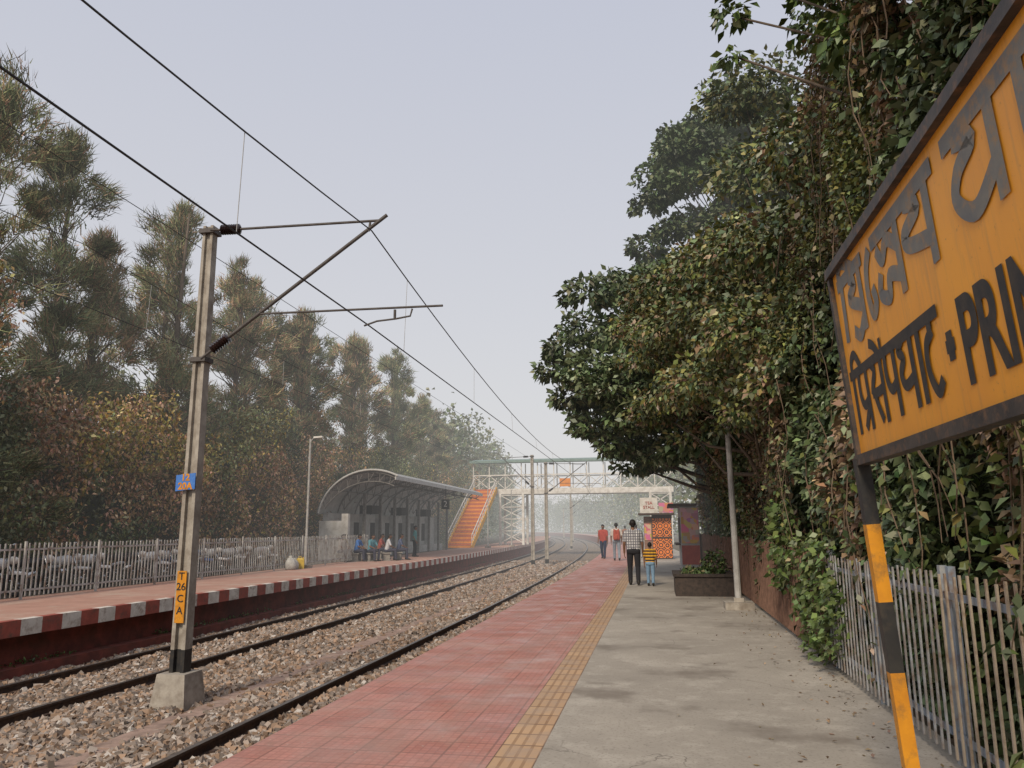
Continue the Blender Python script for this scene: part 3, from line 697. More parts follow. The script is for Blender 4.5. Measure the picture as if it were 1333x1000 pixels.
# ------------------------------------------------------------ people
SKIN=M('skin_brown',(.2,.105,.065),(.17,.09,.055),9,.55); HAIR=M('black_hair',(.012,.01,.01),(.02,.016,.014),30,.6)
SHOE=M('shoe',(.02,.018,.016),(.03,.025,.02),5,.5)
def cloth(name,c,k=.8): return M(name,c,tuple(x*k for x in c),14,.9,.25)
def plaid():
    m,nt,b=new_mat('grey_check_shirt'); co=obj_co(nt)
    br=N(nt,'ShaderNodeTexBrick'); br.offset=0; br.inputs['Scale'].default_value=1; br.inputs['Brick Width'].default_value=.06; br.inputs['Row Height'].default_value=.07; br.inputs['Mortar Size'].default_value=.012
    br.inputs['Color1'].default_value=(.6,.6,.6,1); br.inputs['Color2'].default_value=(.42,.42,.44,1); br.inputs['Mortar'].default_value=(.13,.13,.15,1)
    mp=N(nt,'ShaderNodeMapping'); mp.inputs['Rotation'].default_value=(math.pi/2,0,0); nt.links.new(co,mp.inputs[0]); nt.links.new(mp.outputs[0],br.inputs['Vector']); nt.links.new(br.outputs['Color'],b.inputs['Base Color']); b.inputs['Roughness'].default_value=.9; return m
def striped():
    m,nt,b=new_mat('yellow_black_stripe_shirt'); co=obj_co(nt); s=N(nt,'ShaderNodeSeparateXYZ'); nt.links.new(co,s.inputs[0])
    a=N(nt,'ShaderNodeMath'); a.operation='MULTIPLY'; a.inputs[1].default_value=52; nt.links.new(s.outputs[2],a.inputs[0]); q=N(nt,'ShaderNodeMath'); q.operation='SINE'; nt.links.new(a.outputs[0],q.inputs[0])
    c=mixc(nt,ramp(nt,q.outputs[0],-.1,.1),(.62,.33,.03),(.025,.02,.02)); nt.links.new(c,b.inputs['Base Color']); b.inputs['Roughness'].default_value=.9; return m
def person(name,loc,heading,H,mats,pose='stand',stride=.12,voxel=.008,pack=None,arms=((.05,-.06),(-.05,.1))):
    A=[]
    def c(p0,p1,r0,r1,mi): A.append((Vector(p0),Vector(p1),r0,r1,mi))
    if pose=='stand':
        hz=.90; hp=[Vector((-.09,0,hz)),Vector((.09,0,hz))]
        kn=[Vector((-.10,stride*.55+.02,.49)),Vector((.10,-stride*.3+.03,.49))]
        an=[Vector((-.10,stride,.09)),Vector((.10,-stride,.10))]
    else:
        hz=.50; hp=[Vector((-.10,0,hz)),Vector((.10,0,hz))]
        kn=[Vector((-.17,.42,.52)),Vector((.16,.43,.52))]; an=[Vector((-.15,.40,.09)),Vector((.17,.46,.09))]
    lean=.10 if pose!='stand' else .02
    sz=hz+.50
    def up(x,y,z): return Vector((x,y+lean*(z-hz)/.5,z))
    for i,s in ((0,-1),(1,1)):
        c(hp[i],kn[i],.098,.072,3); c(kn[i],an[i],.068,.056,3)
        c(an[i]+Vector((0,-.03,-.045)),an[i]+Vector((0,.15,-.055)),.042,.036,4)
        c(an[i]+Vector((0,-.035,-.03)),an[i]+Vector((0,-.03,.0)),.04,.042,4)
        c(up(s*.085,0,hz+.02),up(s*.095,0,hz+.28),.105,.10,2); c(up(s*.095,0,hz+.28),up(s*.12,0,sz-.06),.10,.088,2)
        c(up(s*.06,0,sz-.0),up(s*.185,0,sz-.035),.058,.058,2)
        S=up(s*.195,0,sz-.04)
        if pose=='stand':
            ay=arms[i]; E=S+Vector((s*.045,ay[0],-.28)); W=E+Vector((s*.0,ay[1]+.05,-.245))
        else:
            E=S+Vector((s*.06,.12,-.25)); W=Vector((kn[i].x*.7,kn[i].y-.06,kn[i].z+.10))
        c(S,S.lerp(E,.75),.06,.052,2); c(S.lerp(E,.6),E,.044,.040,0); c(E,W,.040,.027,0)
        d=(W-E).normalized(); f=Vector((0,1,0)); f=(f-d*f.dot(d)).normalized(); inn=d.cross(f)
        if inn.x*s>0: inn=-inn
        for k in range(4):
            o=f*(.024-.016*k); c(W+o*.6,W+d*.085+o,.015,.011,0)
            L=(.068,.078,.072,.055)[k]; q=W+d*.085+o*1.25; m=q+d*L*.5+inn*L*.12; c(q,m,.0085,.008,0); c(m,m+d*L*.38+inn*L*.38,.008,.0065,0)
        q=W+d*.025+f*.028; m=q+d*.03+f*.03; c(q,m,.012,.010,0); c(m,m+d*.034+f*.006+inn*.01,.010,.008,0)
    c((0,0,hz-.01),(0,0,hz+.1),.10,.10,2 ); c(hp[0]+Vector((0,-.02,-.02)),hp[1]+Vector((0,-.02,-.02)),.10,.10,3)
    c(up(0,.0,hz+.15),up(0,0,sz-.06),.105,.10,2)
    c(up(0,-.01,sz-.02),up(0,.01,sz+.10),.056,.052,0)
    hc=up(0,.02,sz+.185)
    c(hc+Vector((0,-.018,.01)),hc+Vector((0,.02,.012)),.082,.078,0); c(hc+Vector((0,.035,-.02)),hc+Vector((0,.045,-.075)),.055,.036,0)
    c(hc+Vector((0,.092,.015)),hc+Vector((0,.112,-.02)),.009,.015,0)
    for s in (-1,1): c(hc+Vector((s*.082,0,.012)),hc+Vector((s*.08,-.002,-.025)),.014,.01,0)
    c(hc+Vector((-.018,.086,-.048)),hc+Vector((.018,.086,-.048)),.008,.008,5)
    c(hc+Vector((0,-.035,.028)),hc+Vector((0,.01,.045)),.088,.082,1); c(hc+Vector((0,-.045,-.03)),hc+Vector((0,-.04,.02)),.062,.08,1)
    if pack is not None:
        c(up(-.07,-.17,hz+.1),up(-.07,-.16,sz-.08),.09,.08,6); c(up(.07,-.17,hz+.1),up(.07,-.16,sz-.08),.09,.08,6); c(up(0,-.24,hz+.1),up(0,-.22,hz+.22),.06,.06,6)
        for s in (-1,1): c(up(s*.11,-.08,sz+.02),up(s*.12,.09,sz-.05),.022,.022,6); c(up(s*.12,.09,sz-.05),up(s*.13,.07,hz+.15),.02,.02,6)
    mb=MB()
    for p0,p1,r0,r1,mi in A: mb.capsule(p0,p1,r0,r1,mi)
    e=empty(name,loc); e.rotation_euler=(0,0,heading); sc_=H/1.70; e.scale=(sc_,)*3
    M_=mats+[pack if pack is not None else mats[2]]
    o=mb.obj('body',[],parent=e)
    md=o.modifiers.new('r','REMESH'); md.mode='VOXEL'; md.voxel_size=voxel; md.use_smooth_shade=True
    ms=o.modifiers.new('s','SMOOTH'); ms.factor=.5; ms.iterations=3
    bpy.context.view_layer.update(); dg=bpy.context.evaluated_depsgraph_get(); ev=o.evaluated_get(dg)
    me=bpy.data.meshes.new_from_object(ev); o.modifiers.clear(); o.data=me
    me.materials.clear()
    for m in M_: me.materials.append(m)
    nf=len(me.polygons); C=np.empty(nf*3,np.float32); me.polygons.foreach_get('center',C); C=C.reshape(-1,3)
    best=np.full(nf,1e9); idx=np.zeros(nf,np.int32)
    for p0,p1,r0,r1,mi in A:
        a=np.array(p0);b_=np.array(p1); ab=b_-a; t=((C-a)@ab/max(ab@ab,1e-9)).clip(0,1); dd=np.linalg.norm(C-a-t[:,None]*ab,axis=1)-(r0+(r1-r0)*t)
        mk=dd<best; best[mk]=dd[mk]; idx[mk]=mi
    me.polygons.foreach_set('material_index',idx); me.polygons.foreach_set('use_smooth',[True]*nf); me.update()
    mb=MB()
    for s in (-1,1):
        mb.capsule(hc+Vector((s*.032,.078,.012)),hc+Vector((s*.032,.0795,.012)),.013,.013,0,10,4); mb.capsule(hc+Vector((s*.032,.088,.012)),hc+Vector((s*.032,.0885,.012)),.006,.006,1,8,3)
        mb.capsule(hc+Vector((s*.018,.092,.034)),hc+Vector((s*.046,.084,.034)),.004,.003,1,6,2)
    mb.obj('eyes',[WHITE,HAIR],smooth=True,parent=e)
    return e
LIP=M('lip',(.16,.06,.05),(.13,.05,.04),9,.5)
def pm(shirt,tr,shoe=SHOE): return [SKIN,HAIR,shirt,tr,shoe,LIP]
BT=cloth('black_trousers',(.025,.025,.03)); JN=cloth('blue_jeans',(.2,.32,.45))
person('man_in_check_shirt',(-.68,21.3,0),.05,1.72,pm(plaid(),BT),stride=.10,arms=((-.02,.02),(.0,.03)),voxel=.007)
person('child_in_striped_shirt',(-.25,21.05,0),-.1,1.12,pm(striped(),JN),stride=.07,voxel=.008)
person('man_in_red_shirt',(-2.75,39.6,0),math.pi-.2,1.68,pm(cloth('red_shirt',(.42,.08,.06)),cloth('navy_trousers',(.03,.04,.08))),stride=.16,voxel=.011)
person('man_with_backpack',(-1.95,37,0),.1,1.74,pm(cloth('pale_shirt',(.6,.55,.5)),cloth('grey_jeans',(.25,.3,.36))),stride=.2,voxel=.011,pack=cloth('red_backpack',(.4,.08,.05)))
person('man_in_brown_shirt',(-2.5,60,0),.3,1.66,pm(cloth('brown_shirt',(.3,.15,.1)),BT),stride=.1,voxel=.014)
person('woman_in_pink_top',(-1.7,63,0),2.8,1.6,pm(cloth('pink_top',(.5,.2,.25)),cloth('dark_skirt',(.1,.05,.08))),stride=.1,voxel=.014)
person('standing_passenger',(-13.4,42,0),-1.4,1.7,pm(cloth('teal_shirt',(.1,.3,.3)),BT),stride=.05,voxel=.014)
person('man_in_blue_shirt',(-1.3,47,0),.2,1.7,pm(cloth('blue_shirt',(.12,.2,.4)),BT),stride=.15,voxel=.014)
seat=[(-14.2,38.6,-1.5,(.4,.1,.08)),(-13.2,36.9,-1.2,(.6,.6,.62)),(-15.05,35.6,-1.9,(.55,.5,.45)),(-14.4,36.0,-1.6,(.08,.2,.5)),(-13.8,36.3,-2.0,(.12,.3,.35)),(-12.9,37.8,-1.3,(.1,.12,.2)),(-15.3,36.4,-1.5,(.6,.52,.1))]
BEN=M('bench_concrete',(.3,.28,.25),(.2,.19,.17),5,.9)
for i,(x,y,h_,c_) in enumerate(seat):
    person('seated_passenger',(x,y,0),h_,1.68,pm(cloth('shirt_%d'%i,c_),cloth('trouser_%d'%i,(.06,.06,.09))),pose='sit',voxel=.012)
    mb=MB(); mb.box(-.24,.24,-.2,.2,0,.05); mb.box(-.2,-.12,-.16,.16,.05,.34); mb.box(.12,.2,-.16,.16,.05,.34); mb.box(-.26,.26,-.22,.22,.34,.395); mb.obj('low_stool',[BEN],loc=(x,y,0),rot=(0,0,h_))

# ------------------------------------------------------------ vegetation
def tree_limbs(mb,base,H,r0,targets,mi=0,bend=.4,short=0):
    base=Vector(base); lx=rng.uniform(-bend,bend); ly=rng.uniform(-bend,bend)
    def tp(t): return base+Vector((lx*t*t*2,ly*t*t*2,H*t))
    P=[tp(i/8) for i in range(9)]; mb.tube(P,[r0*(1.25 if i==0 else 1)*(1-i/9.2) for i in range(9)],mi,8)
    for c in targets:
        c=Vector(c); h=(c.z-base.z)/H; t=min(.95,max(.12,(h-.1) if short else h*.8-.05)); a=tp(t); m=a.lerp(c,.5)+Vector((0,0,(.05 if short else -.06)*(c-a).length))+Vector(rng.normal(size=3)*.12)
        rr=max(.02,r0*(1-t)*(.3 if short else .45)); mb.tube([a,a.lerp(m,.5)+Vector(rng.normal(size=3)*.05),m,c],[rr,rr*.8,rr*.55,.012],mi,5)
CAS=[(.155,.17,.095),(.125,.145,.078),(.205,.195,.105),(.28,.185,.12)]
def merge_obj(name,V3=None,c3=None,V4=None,c4=None,mb=None):
    e=empty(name)
    if mb: mb.obj('trunk_and_limbs',[BARK],parent=e,smooth=True)
    if V3 is not None: o=np_mesh('crown_needles',V3,3,[NEEDLE],c3); o.parent=e
    if V4 is not None: o=np_mesh('crown_leaves',V4,4,[LEAF],c4); o.parent=e
    return e
def casuarina(x,y,H,R,n=110,per=300,tone=1.0,w=.03):
    mb=MB(); T=[]
    lobes=[]
    for k in range(13):
        t=.22+.70*(k+.5)/13; rad=R*(1-t)**.45*random.uniform(.45,1.05); a=k*2.4+random.uniform(-.5,.5); lobes.append((x+rad*math.cos(a),y+rad*math.sin(a),H*t+random.uniform(-.3,.6),random.uniform(.8,1.35)*(1.15-.6*t)*R/3))
    lobes.append((x,y,H*.93,.55))
    for k in range(n):
        if k%4==0:
            t=.2+.78*random.random(); T.append((x+random.gauss(0,.5)*(1-t),y+random.gauss(0,.5)*(1-t),H*t)); continue
        l=random.choice(lobes); T.append((l[0]+random.gauss(0,.55)*l[3],l[1]+random.gauss(0,.55)*l[3],l[2]+random.gauss(0,.6)*l[3]))
    T.append((x,y,H*.985))
    T=[t for t in T if t[2]<H*1.0]
    tree_limbs(mb,(x,y,-.1),H*.97,.14+.008*H,T,bend=.3,short=1)
    C=np.array(T); tr=rng.uniform(.3,.8,len(C)); P=[];O=[];B=[]
    tb=rng.uniform(.45,1.6,len(C))
    for i in range(len(C)):
        o=unit((C[i]-np.array([x,y,C[i,2]-.8*R*.3]))[None])[0]
        p=C[i]+unit(rng.normal(size=(per,3)))*(rng.random((per,1))**.6)*tr[i]*np.array([1,1,.85])
        P.append(p); O.append(np.repeat((o*1.0+np.array([0,0,.6]))[None],per,0)); B.append(np.full(per,tb[i]))
    P=np.concatenate(P);O=np.concatenate(O);B=np.concatenate(B)
    V=strips(P,.45,w,.15,O,.7)
    merge_obj('casuarina_tree',V,palette(len(P),0,CAS,[4,4,3,random.choice([.8,1.5,3,8])],.25,B*tone),mb=mb)
spec=[(-20,19.3,16.3,3.3),(-22,15.5,16.4,3.4),(-20.5,22.6,15.8,2.2),(-21,25.3,13.0,2.8),(-20,28.7,15.6,2.7),(-22,31,14.6,2.8),(-20.5,34.5,15.2,3),(-22,38.5,15.4,3.2),(-20.5,41.5,14.4,3),(-22,45.5,15.4,3.2),(-20.7,50,14.8,3.2),(-22,55,16,3.4),(-21.2,60.5,16.4,3.2),(-23,66,15,3.4),(-22.7,73,14.6,3.6),(-24,82,14.2,3.8),(-25.5,92,13.6,4),(-18.8,17,9.3,2.6),(-25,48,14.5,3.5)]
for s in spec: casuarina(*s,per=180 if s[1]<40 else 130,w=.04 if s[1]<35 else .062,tone=rng.uniform(.8,1.15))

n=130000
Y=8*(90/8.)**rng.random(n); X=-16.9-devn(Y)-rng.random(n)**1.5*4.0
P2=np.stack([X,Y,X*0],1); top=4.2+3.4*vn(P2*np.array([.4,1,1]),.33)+2.0*vn(P2,.8,7)
Z=top*rng.random(n)**.8
bul=vn(np.stack([X*0,Y,Z],1),.55,3)
X=X+bul*1.6-.5
P=np.stack([X,Y,Z],1); hole=vn(P,.9,21); k=hole>.34; P=P[k]
tone=vn(P*np.array([1,1,.7]),.17,43)+.25*(vn(P,.6,12)-.5); t2=vn(P,.9,60)
cols=palette(len(P),0,[(.09,.105,.05),(.12,.13,.06),(.155,.145,.07)],[4,3,2],.3,.4+1.2*t2)
nearb=(P[:,1]<21)&(vn(P,.5,33)>.33)
br=((tone>.45)|nearb)&(rng.random(len(P))<.85); cols[br]=palette(br.sum(),0,[(.34,.20,.13),(.27,.17,.10),(.40,.27,.13)],[3,3,2],.3,(.4+1.2*t2)[br])
yl=(vn(P,.45,90)>.62)&(rng.random(len(P))<.55); cols[yl]=palette(yl.sum(),0,[(.24,.21,.06),(.34,.24,.06)],[3,1],.25)
np_mesh('shrub_thicket',leaf_quads(P,.165,.26,.9),4,[LEAF],cols)
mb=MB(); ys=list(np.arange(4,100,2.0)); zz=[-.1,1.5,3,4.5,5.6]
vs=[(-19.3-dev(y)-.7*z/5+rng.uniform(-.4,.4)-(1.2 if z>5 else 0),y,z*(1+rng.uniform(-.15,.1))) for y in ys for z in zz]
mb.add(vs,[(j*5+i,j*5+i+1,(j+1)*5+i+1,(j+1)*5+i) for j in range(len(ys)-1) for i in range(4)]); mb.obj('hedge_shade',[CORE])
def mass(name,n,xf,ya,yb,topf,L,cols,w,bottom=0):
    Y=rng.uniform(ya,yb,n); D=rng.random(n); X=xf(Y,D); PP=np.stack([X,Y,X*0],1)
    top=topf(PP); Z=bottom+(top-bottom)*(rng.random(n)**.7); P=np.stack([X,Y,Z],1)
    P[:,0]+=2.5*(vn(P,.25,5)-.5); k=vn(P,.4,31)>.36; P=P[k]
    return np_mesh(name,leaf_quads(P,L,.33,.3),4,[LEAF],palette(len(P),0,cols,w,.25,.55+.9*vn(P,.3,77)))
DG=[(.09,.11,.055),(.12,.13,.065),(.15,.14,.08)]
mass('background_trees',45000,lambda Y,D:-26-D*5-devn(Y),10,90,lambda P:6+4*vn(P,.15,2)+2*vn(P,.5),.3,DG,[3,3,1])
mass('distant_trees',60000,lambda Y,D:-18.5-D*7-devn(Y),78,330,lambda P:10.5+5*vn(P,.09,2)+3*vn(P,.3),.55,DG,[3,3,1])
mass('distant_trees',40000,lambda Y,D:3.0+D*7-devn(Y),48,330,lambda P:7.5+4*vn(P,.08,12)+3*vn(P,.3),.5,DG,[3,3,1])
mass('distant_trees',14000,lambda Y,D:-75+D*70,325,340,lambda P:9+6*vn(P,.08,12)+3*vn(P,.3),.8,DG,[3,3,1])

GAIN=1.15
DKG=[(.065,.095,.042),(.09,.125,.055),(.12,.15,.075),(.17,.185,.105)]
YG=[(.125,.145,.045),(.17,.175,.055),(.22,.19,.07)]
BRN=[(.24,.165,.10),(.18,.125,.075),(.3,.225,.13)]
def topz(Y): return np.interp(Y,[0,4,7,9,11,12.5,14,17,20,26,34],[8.5,8.3,8.2,8.0,7.6,6.6,6.3,7.2,7.0,6.5,6.0])
def surfx(Y,Z):
    P=np.stack([Y*0,Y,Z],1)
    base=np.interp(Z,[0,1.2,2.5,4,6,8],[2.0,1.95,1.95,2.0,2.25,2.7])
    far=np.interp(Y,[0,10,14,18,22,34],[0.15,0,-.1,-.5,-.5,.2])*np.interp(Z,[0,1.8,3,9],[0,.15,1,1])
    return base+far-(vn(P,.55,11)-.4)*1.1*np.interp(Z,[0,1.5,3,9],[.1,.2,.8,1])-(vn(P,1.7,5)-.5)*.35
n=240000
Y=1.8*(34/1.8)**rng.random(n); Z=topz(Y)*rng.random(n)**.9
X=surfx(Y,Z)+rng.exponential(.22,n).clip(0,1.3)+np.maximum(0,Z-topz(Y)+.8)*.8*rng.random(n)
P=np.stack([X,Y,Z],1); P[:,2]+=.35*(vn(P,1.1,8)-.5)
k=(vn(P,1.5,33)>.3)|(X>surfx(Y,Z)+.5); P=P[k]; X=X[k];Y=Y[k];Z=Z[k]
tone=vn(P*np.array([1,1,.6]),.55,50); t2=vn(P,1.3,64)
cols=palette(len(P),0,DKG,[3,4,3,1],.3,.55+.9*t2)
yg=(tone>.52)&(rng.random(len(P))<.6); cols[yg]=palette(yg.sum(),0,YG,[3,3,1],.3,.55+.9*t2[yg])
bn=(vn(P*np.array([1,1,.5]),.8,90)>.56)&(rng.random(len(P))<.75)&(Z>1)&((Y>6)|(Z<3)); cols[bn]=palette(bn.sum(),0,BRN,[3,3,1],.3,.6+.8*t2[bn])
sz=np.where(tone>.52,.075,.115)*np.interp(Y,[2,12,30],[.85,1.1,1.5])
np_mesh('creeper_hedge',leaf_quads(P,sz,.28,.7,outw=np.array([-.5,0,0])),4,[LEAF],cols)
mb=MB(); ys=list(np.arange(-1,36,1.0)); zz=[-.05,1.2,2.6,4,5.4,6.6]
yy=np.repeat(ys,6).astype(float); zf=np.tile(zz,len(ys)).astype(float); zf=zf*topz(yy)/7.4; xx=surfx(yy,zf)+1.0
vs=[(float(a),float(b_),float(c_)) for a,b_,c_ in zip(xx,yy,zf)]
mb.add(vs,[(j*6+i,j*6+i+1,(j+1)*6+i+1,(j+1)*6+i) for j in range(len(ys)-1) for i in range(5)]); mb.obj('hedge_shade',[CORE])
# thin dry stems plus leafy trailing strands
mb=MB(); SP=[]
for i in range(330):
    y=2.2*(22/2.2)**random.random(); z=random.uniform(2,float(topz(np.array([y]))[0])-.3); x=float(surfx(np.array([y]),np.array([z]))[0])-.03
    L=random.uniform(.5,2.0); P=[(x+.05*math.sin(q*5+i),y+.16*math.sin(q*3+i*2)+q*random.uniform(-.15,.15),z-L*q) for q in (0,.25,.5,.75,1)]
    mb.tube(P,[.007,.006,.006,.005,.003],0,4,False)
    if i%3:
        for q in range(int(L*26)):
            t=random.random(); j=min(3,int(t*4)); f=t*4-j; SP.append([P[j][m]*(1-f)+P[j+1][m]*f+random.gauss(0,.035) for m in range(3)])
mb.obj('hanging_vines',[M('dry_stem',(.2,.145,.10),(.12,.085,.06),8,.9)])
SP=np.array(SP); np_mesh('trailing_creeper',leaf_quads(SP,.085,.3,.9),4,[LEAF],palette(len(SP),0,DKG+YG+BRN[:1],[3,3,2,1,3,2,1,1.5],.3))

def leafy_tree(name,base,H,r0,clumps,per,L,cols,w,aspect=.28,droop=.6,fold=.15,jit=.3):
    mb=MB(); T=[c[:3] for c in clumps]
    tree_limbs(mb,base,H,r0,T,bend=.3)
    P=[];O=[];B=[]
    for c in clumps:
        R=c[3]; m=int(per*(R/1.0)**2); d=unit(rng.normal(size=(m,3))); d[:,2]=np.where(d[:,2]<-.3,d[:,2]*.5,d[:,2])
        r=R*(.35+.65*rng.random(m)**.6); p=np.array(c[:3])+d*r[:,None]*np.array([1,1,.72]); P.append(p); O.append(d*.9); B.append(np.full(m,rng.uniform(.7,1.3)))
    P=np.concatenate(P);O=np.concatenate(O);B=np.concatenate(B); k=vn(P,1.1,17)>.3; P,O,B=P[k],O[k],B[k]
    V=leaf_quads(P,L,aspect,droop,.8,O,fold)
    return merge_obj(name,V4=V,c4=palette(len(P),0,cols,w,jit,B),mb=mb)
r=random.Random(5)
outline=[(-3.0,22,6.6,.7),(-2.6,21.5,7.2,.8),(-2.2,22.5,8.2,.9),(-2.6,22,5.6,.7),(-2.0,21,8.9,.8),(-1.2,22,9.4,1.0),(-.3,23,9.7,1.1),(.8,22,9.6,1.2),(-1.9,21,6.2,1.0),(-1.0,21,7.6,1.2),(-1.2,20.5,5.6,1.1),(-1.9,22,4.6,.8),(-1.5,21.5,3.9,.8),(-.6,20.5,4.6,1.0),(-.2,20,6.4,1.3),(-.9,22.5,3.3,.7),(-.2,21.5,3.6,.8),(.5,20,5.0,1.2),(.8,20,7.6,1.4),(.9,20.5,3.6,.8),(1.8,20,6,1.5),(1.8,19,4,1.0),(2.2,21,8.5,1.5),(0,25,8.5,1.5),(-1.2,25,6.5,1.4),(.6,25,5.5,1.4),(-1.2,24,4.4,1.0),(.2,24,3.6,.8),(1.6,24,4.2,1.0),(-2.2,24.5,5.4,.9),(1.2,18,3.5,.7),(1.6,16.5,3.6,.8),(1.0,17.5,5.0,1.0)]
outline=[(a+(.3 if a<0 else 0),b_,c_-.16*max(0,c_-3),d_) for a,b_,c_,d_ in outline]
leafy_tree('broadleaf_tree',(2.4,22,0),7.6,.28,outline,900,.23,DKG,[3,4,3,2],.27,.5)
cl=[(1.3,15,6.5,1.0),(.6,16,6.5,.9),(.1,17,6.6,.8),(-.3,17.6,6.1,.7),(1.8,13.5,6.3,1.0),(1.2,13.5,5.2,1.0),(.5,15.5,5.4,1.0),(.0,16.5,5.2,.9),(1.5,12,4.4,.9),(.9,13.5,4.0,.8),(.5,15.5,4.1,.9),(1.7,11,3.4,.6),(1.5,12.5,3.3,.6),(1.2,14.5,3.4,.6),(.8,16.5,3.4,.6),(1.9,11,5.6,.9),(2,10,4.6,.7),(2.2,10.5,6.6,.8),(1.6,14,4.5,.9),(.1,17,4.0,.8)]
leafy_tree('creeper_covered_tree',(2.2,15,0),6.5,.2,cl,1900,.13,DKG+YG+BRN[:2],[3,3,3,2,3,3,2,1.6,1.6],.28,.6)
cl=[]
for k in range(85):
    a=r.uniform(0,6.28); z=r.uniform(9,20.3); t=(z-9)/11.3; R=4.4*math.sqrt(max(.03,1-((t-.35)/.72)**2))*math.sqrt(r.random()); cl.append((3.9+R*math.cos(a)*1.0,33+R*math.sin(a),z-.1*R,r.uniform(.7,1.2)))
cl+=[(-.1,31,13,.8),(.1,31,14.8,.8),(.1,31,11.5,.8),(.2,31,16.2,.8),(1.0,31.5,11,.9),(1.1,31,13.6,.9),(1.8,31,12,1.1),(.8,31,15.4,.9),(1.6,31,17.2,.8),(2.4,31,18.3,.8)]
leafy_tree('tall_leafy_tree',(4.2,33,0),18,.35,cl,700,.27,[(.075,.105,.05),(.10,.135,.065),(.14,.165,.08)],[3,3,2],.3,.5)
cl=[(5+r.uniform(-2.5,2.5),24+r.uniform(-3,3),r.uniform(7,14.5),r.uniform(.8,1.4)) for k in range(45)]
leafy_tree('tall_leafy_tree',(5,24,0),13,.3,cl,420,.22,YG+DKG,[2,2,1,2,2,1,1],.3,.5)
cl=[(1.05,7.6,7.3,.28),(1.0,7.7,6.9,.22),(1.02,7.9,6.55,.16),(1.35,7.4,7.5,.35),(1.7,7.2,7.5,.4),(1.9,7.6,7.2,.4),(2.2,7,7.2,.5),(1.75,6.2,6.6,.35),(2.1,6.0,6.3,.45),(2.2,5.2,5.6,.45),(2.4,6.6,6.6,.5),(2.1,4.6,5.0,.4),(1.9,4.0,4.5,.3),(2.3,7.8,6.4,.6),(2.5,5.6,6.0,.6),(2.4,8.6,7.4,.7),(1.6,6.6,7.2,.3),(2.2,4.9,5.9,.5),(2.0,6.8,5.9,.4)]
leafy_tree('overhanging_tree',(3.2,6.5,0),7.6,.18,cl,1500,.13,[(.07,.11,.035),(.10,.15,.045),(.14,.185,.055)],[3,3,2],.3,.9)
def patch(name,n,x0,x1,y0,y1,z0,z1,L,cols,w):
    X=rng.uniform(x0,x1,n);Y=rng.uniform(y0,y1,n);Z=z0+(z1-z0)*rng.random(n); P=np.stack([X,Y,Z],1)
    e=((Y-(y0+y1)/2)/((y1-y0)/2))**2+((Z-(z0+z1)/2)/((z1-z0)/2))**2
    k=(e<.7+.6*vn(P,2,3)); P=P[k]; return np_mesh(name,leaf_quads(P,L,.33,.6,outw=np.array([-.6,0,0])),4,[LEAF],palette(len(P),0,cols,w,.3,.6+.8*vn(P,2,9)))
LG=[(.075,.11,.035),(.105,.145,.045),(.15,.185,.065)]
patch('fence_creeper',1500,1.6,1.85,8.2,10.4,.05,1.45,.09,LG,[3,3,1])
patch('fence_creeper',700,1.6,1.9,11,12.5,.6,1.9,.11,LG,[3,3,1])
patch('broadleaf_shrub',360,1.62,2.0,2.7,4.3,.1,.72,.12,[(.12,.17,.05),(.17,.22,.07),(.23,.27,.1)],[2,3,2])
patch('broadleaf_shrub',900,1.95,2.2,2.0,7.0,.2,2.1,.11,LG,[3,2,1])
n=520; Y=3+rng.random(n)**1.5*20; X=1.75-rng.exponential(.35,n); k=(X>-2.7); P=np.stack([X,Y,np.full(n,.008)],1)[k]
V=leaf_quads(P,.045,.3,0,5,fold=.1); V[:,2]=V[:,2].clip(.005,.03); np_mesh('fallen_leaves',V,4,[LEAF],palette(len(P),0,BRN,[3,3,2],.3))
n=2500; Y=10+rng.random(n)*45; X=-11.2-devn(Y)+rng.normal(size=n)*.06; k=vn(np.stack([X,Y,Y*0],1),.9,3)>.6; P=np.stack([X,Y,np.full(n,-.85)+rng.random(n)*.12],1)[k]
if len(P): np_mesh('weeds',leaf_quads(P,.08,.2,-.3),4,[LEAF],palette(len(P),0,LG,[3,2,1],.3))

# ------------------------------------------------------------ aerial haze painted into every material as emission, growing with distance from world origin
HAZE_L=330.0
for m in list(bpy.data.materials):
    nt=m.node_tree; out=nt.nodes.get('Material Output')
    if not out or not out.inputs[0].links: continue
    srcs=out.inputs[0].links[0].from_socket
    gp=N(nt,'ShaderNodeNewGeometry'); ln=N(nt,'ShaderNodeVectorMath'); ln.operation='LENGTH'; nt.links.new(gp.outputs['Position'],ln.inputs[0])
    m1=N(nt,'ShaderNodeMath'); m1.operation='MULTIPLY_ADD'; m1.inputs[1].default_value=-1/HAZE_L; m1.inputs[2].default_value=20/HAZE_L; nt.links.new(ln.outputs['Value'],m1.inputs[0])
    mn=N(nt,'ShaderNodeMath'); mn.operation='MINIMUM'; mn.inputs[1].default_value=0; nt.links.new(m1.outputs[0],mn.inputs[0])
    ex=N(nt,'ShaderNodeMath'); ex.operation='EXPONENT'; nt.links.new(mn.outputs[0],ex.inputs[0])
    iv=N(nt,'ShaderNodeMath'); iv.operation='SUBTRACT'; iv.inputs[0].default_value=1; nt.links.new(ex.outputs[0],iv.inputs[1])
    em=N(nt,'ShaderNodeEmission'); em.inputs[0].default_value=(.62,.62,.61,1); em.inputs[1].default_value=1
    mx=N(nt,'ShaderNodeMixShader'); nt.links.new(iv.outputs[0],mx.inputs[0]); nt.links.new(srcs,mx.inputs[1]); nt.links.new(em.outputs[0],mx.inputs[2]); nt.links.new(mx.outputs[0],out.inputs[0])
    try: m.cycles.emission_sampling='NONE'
    except Exception: pass

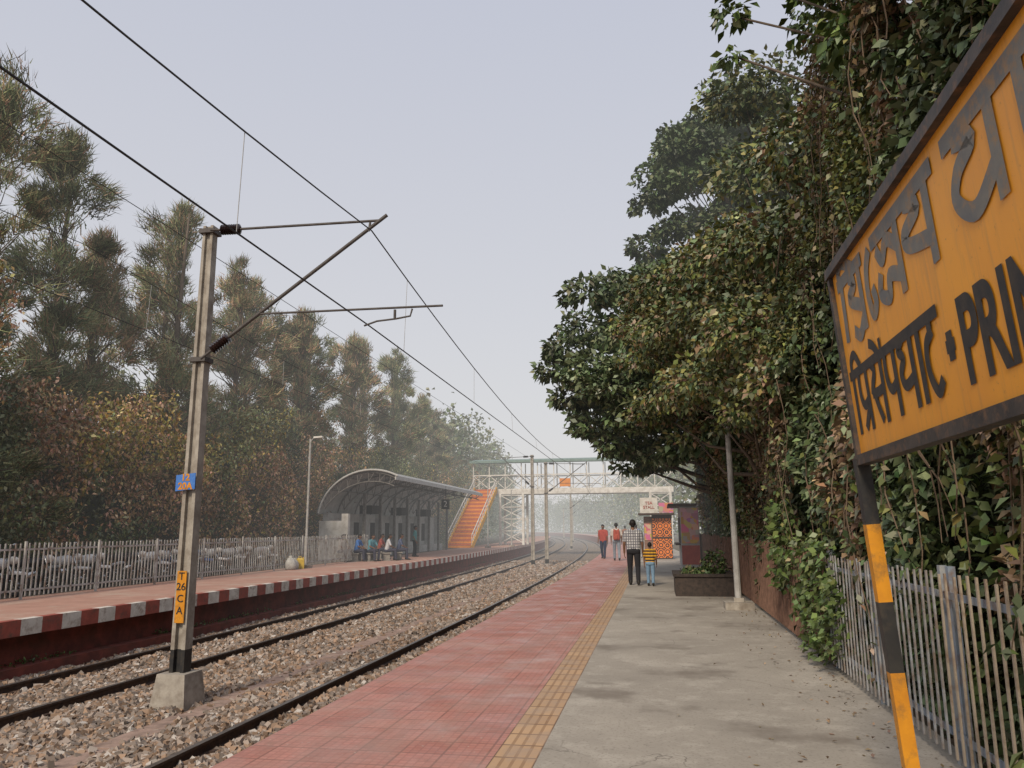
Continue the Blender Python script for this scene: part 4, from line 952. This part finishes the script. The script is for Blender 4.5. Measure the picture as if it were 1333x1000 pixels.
w=bpy.data.worlds.new('World'); sc.world=w; w.use_nodes=True; nt=w.node_tree; bg=nt.nodes['Background']
EL=math.radians(38); AZ=math.radians(-168)
sky=N(nt,'ShaderNodeTexSky'); sky.sky_type='NISHITA'; sky.sun_disc=False; sky.sun_elevation=EL; sky.sun_rotation=AZ; sky.dust_density=4; sky.air_density=1.2
tc=N(nt,'ShaderNodeTexCoord'); sp=N(nt,'ShaderNodeSeparateXYZ'); nt.links.new(tc.outputs['Generated'],sp.inputs[0])
g=mixc(nt,ramp(nt,sp.outputs[2],-.02,.6),(8.0,7.8,7.65),(6.2,6.4,7.3))
c=mixc(nt,.85,sky.outputs[0],g); nt.links.new(c,bg.inputs[0]); bg.inputs[1].default_value=.1
sd=bpy.data.lights.new('sun','SUN'); sd.energy=2.7; sd.angle=math.radians(12); sd.color=(1,.87,.7)
so=bpy.data.objects.new('sun',sd); sc.collection.objects.link(so)
dirv=Vector((math.sin(AZ)*math.cos(EL),math.cos(AZ)*math.cos(EL),math.sin(EL)))
so.rotation_euler=dirv.to_track_quat('Z','Y').to_euler()

# ------------------------------------------------------------ camera
roll=math.radians(.4); a,b_=(857-666.5)/1000,(500-687)/1000
a2=a*math.cos(roll)+b_*math.sin(roll); b2_=-a*math.sin(roll)+b_*math.cos(roll)
th=math.atan(-b2_); psi=math.atan(a2*math.cos(th))
F=Vector((-math.sin(psi)*math.cos(th),math.cos(psi)*math.cos(th),math.sin(th))); R=Vector((math.cos(psi),math.sin(psi),0)); U=R.cross(F)
Rr=R*math.cos(roll)-U*math.sin(roll); Ur=R*math.sin(roll)+U*math.cos(roll)
cd=bpy.data.cameras.new('camera'); co_=bpy.data.objects.new('camera',cd); sc.collection.objects.link(co_)
cd.sensor_width=36; cd.lens=36*1000/1333; cd.clip_end=3000; cd.clip_start=.05
mw=Matrix.Identity(4)
for i in range(3): mw[i][0]=Rr[i]; mw[i][1]=Ur[i]; mw[i][2]=-F[i]
mw[0][3],mw[1][3],mw[2][3]=0,0,1.5
co_.matrix_world=mw; sc.camera=co_
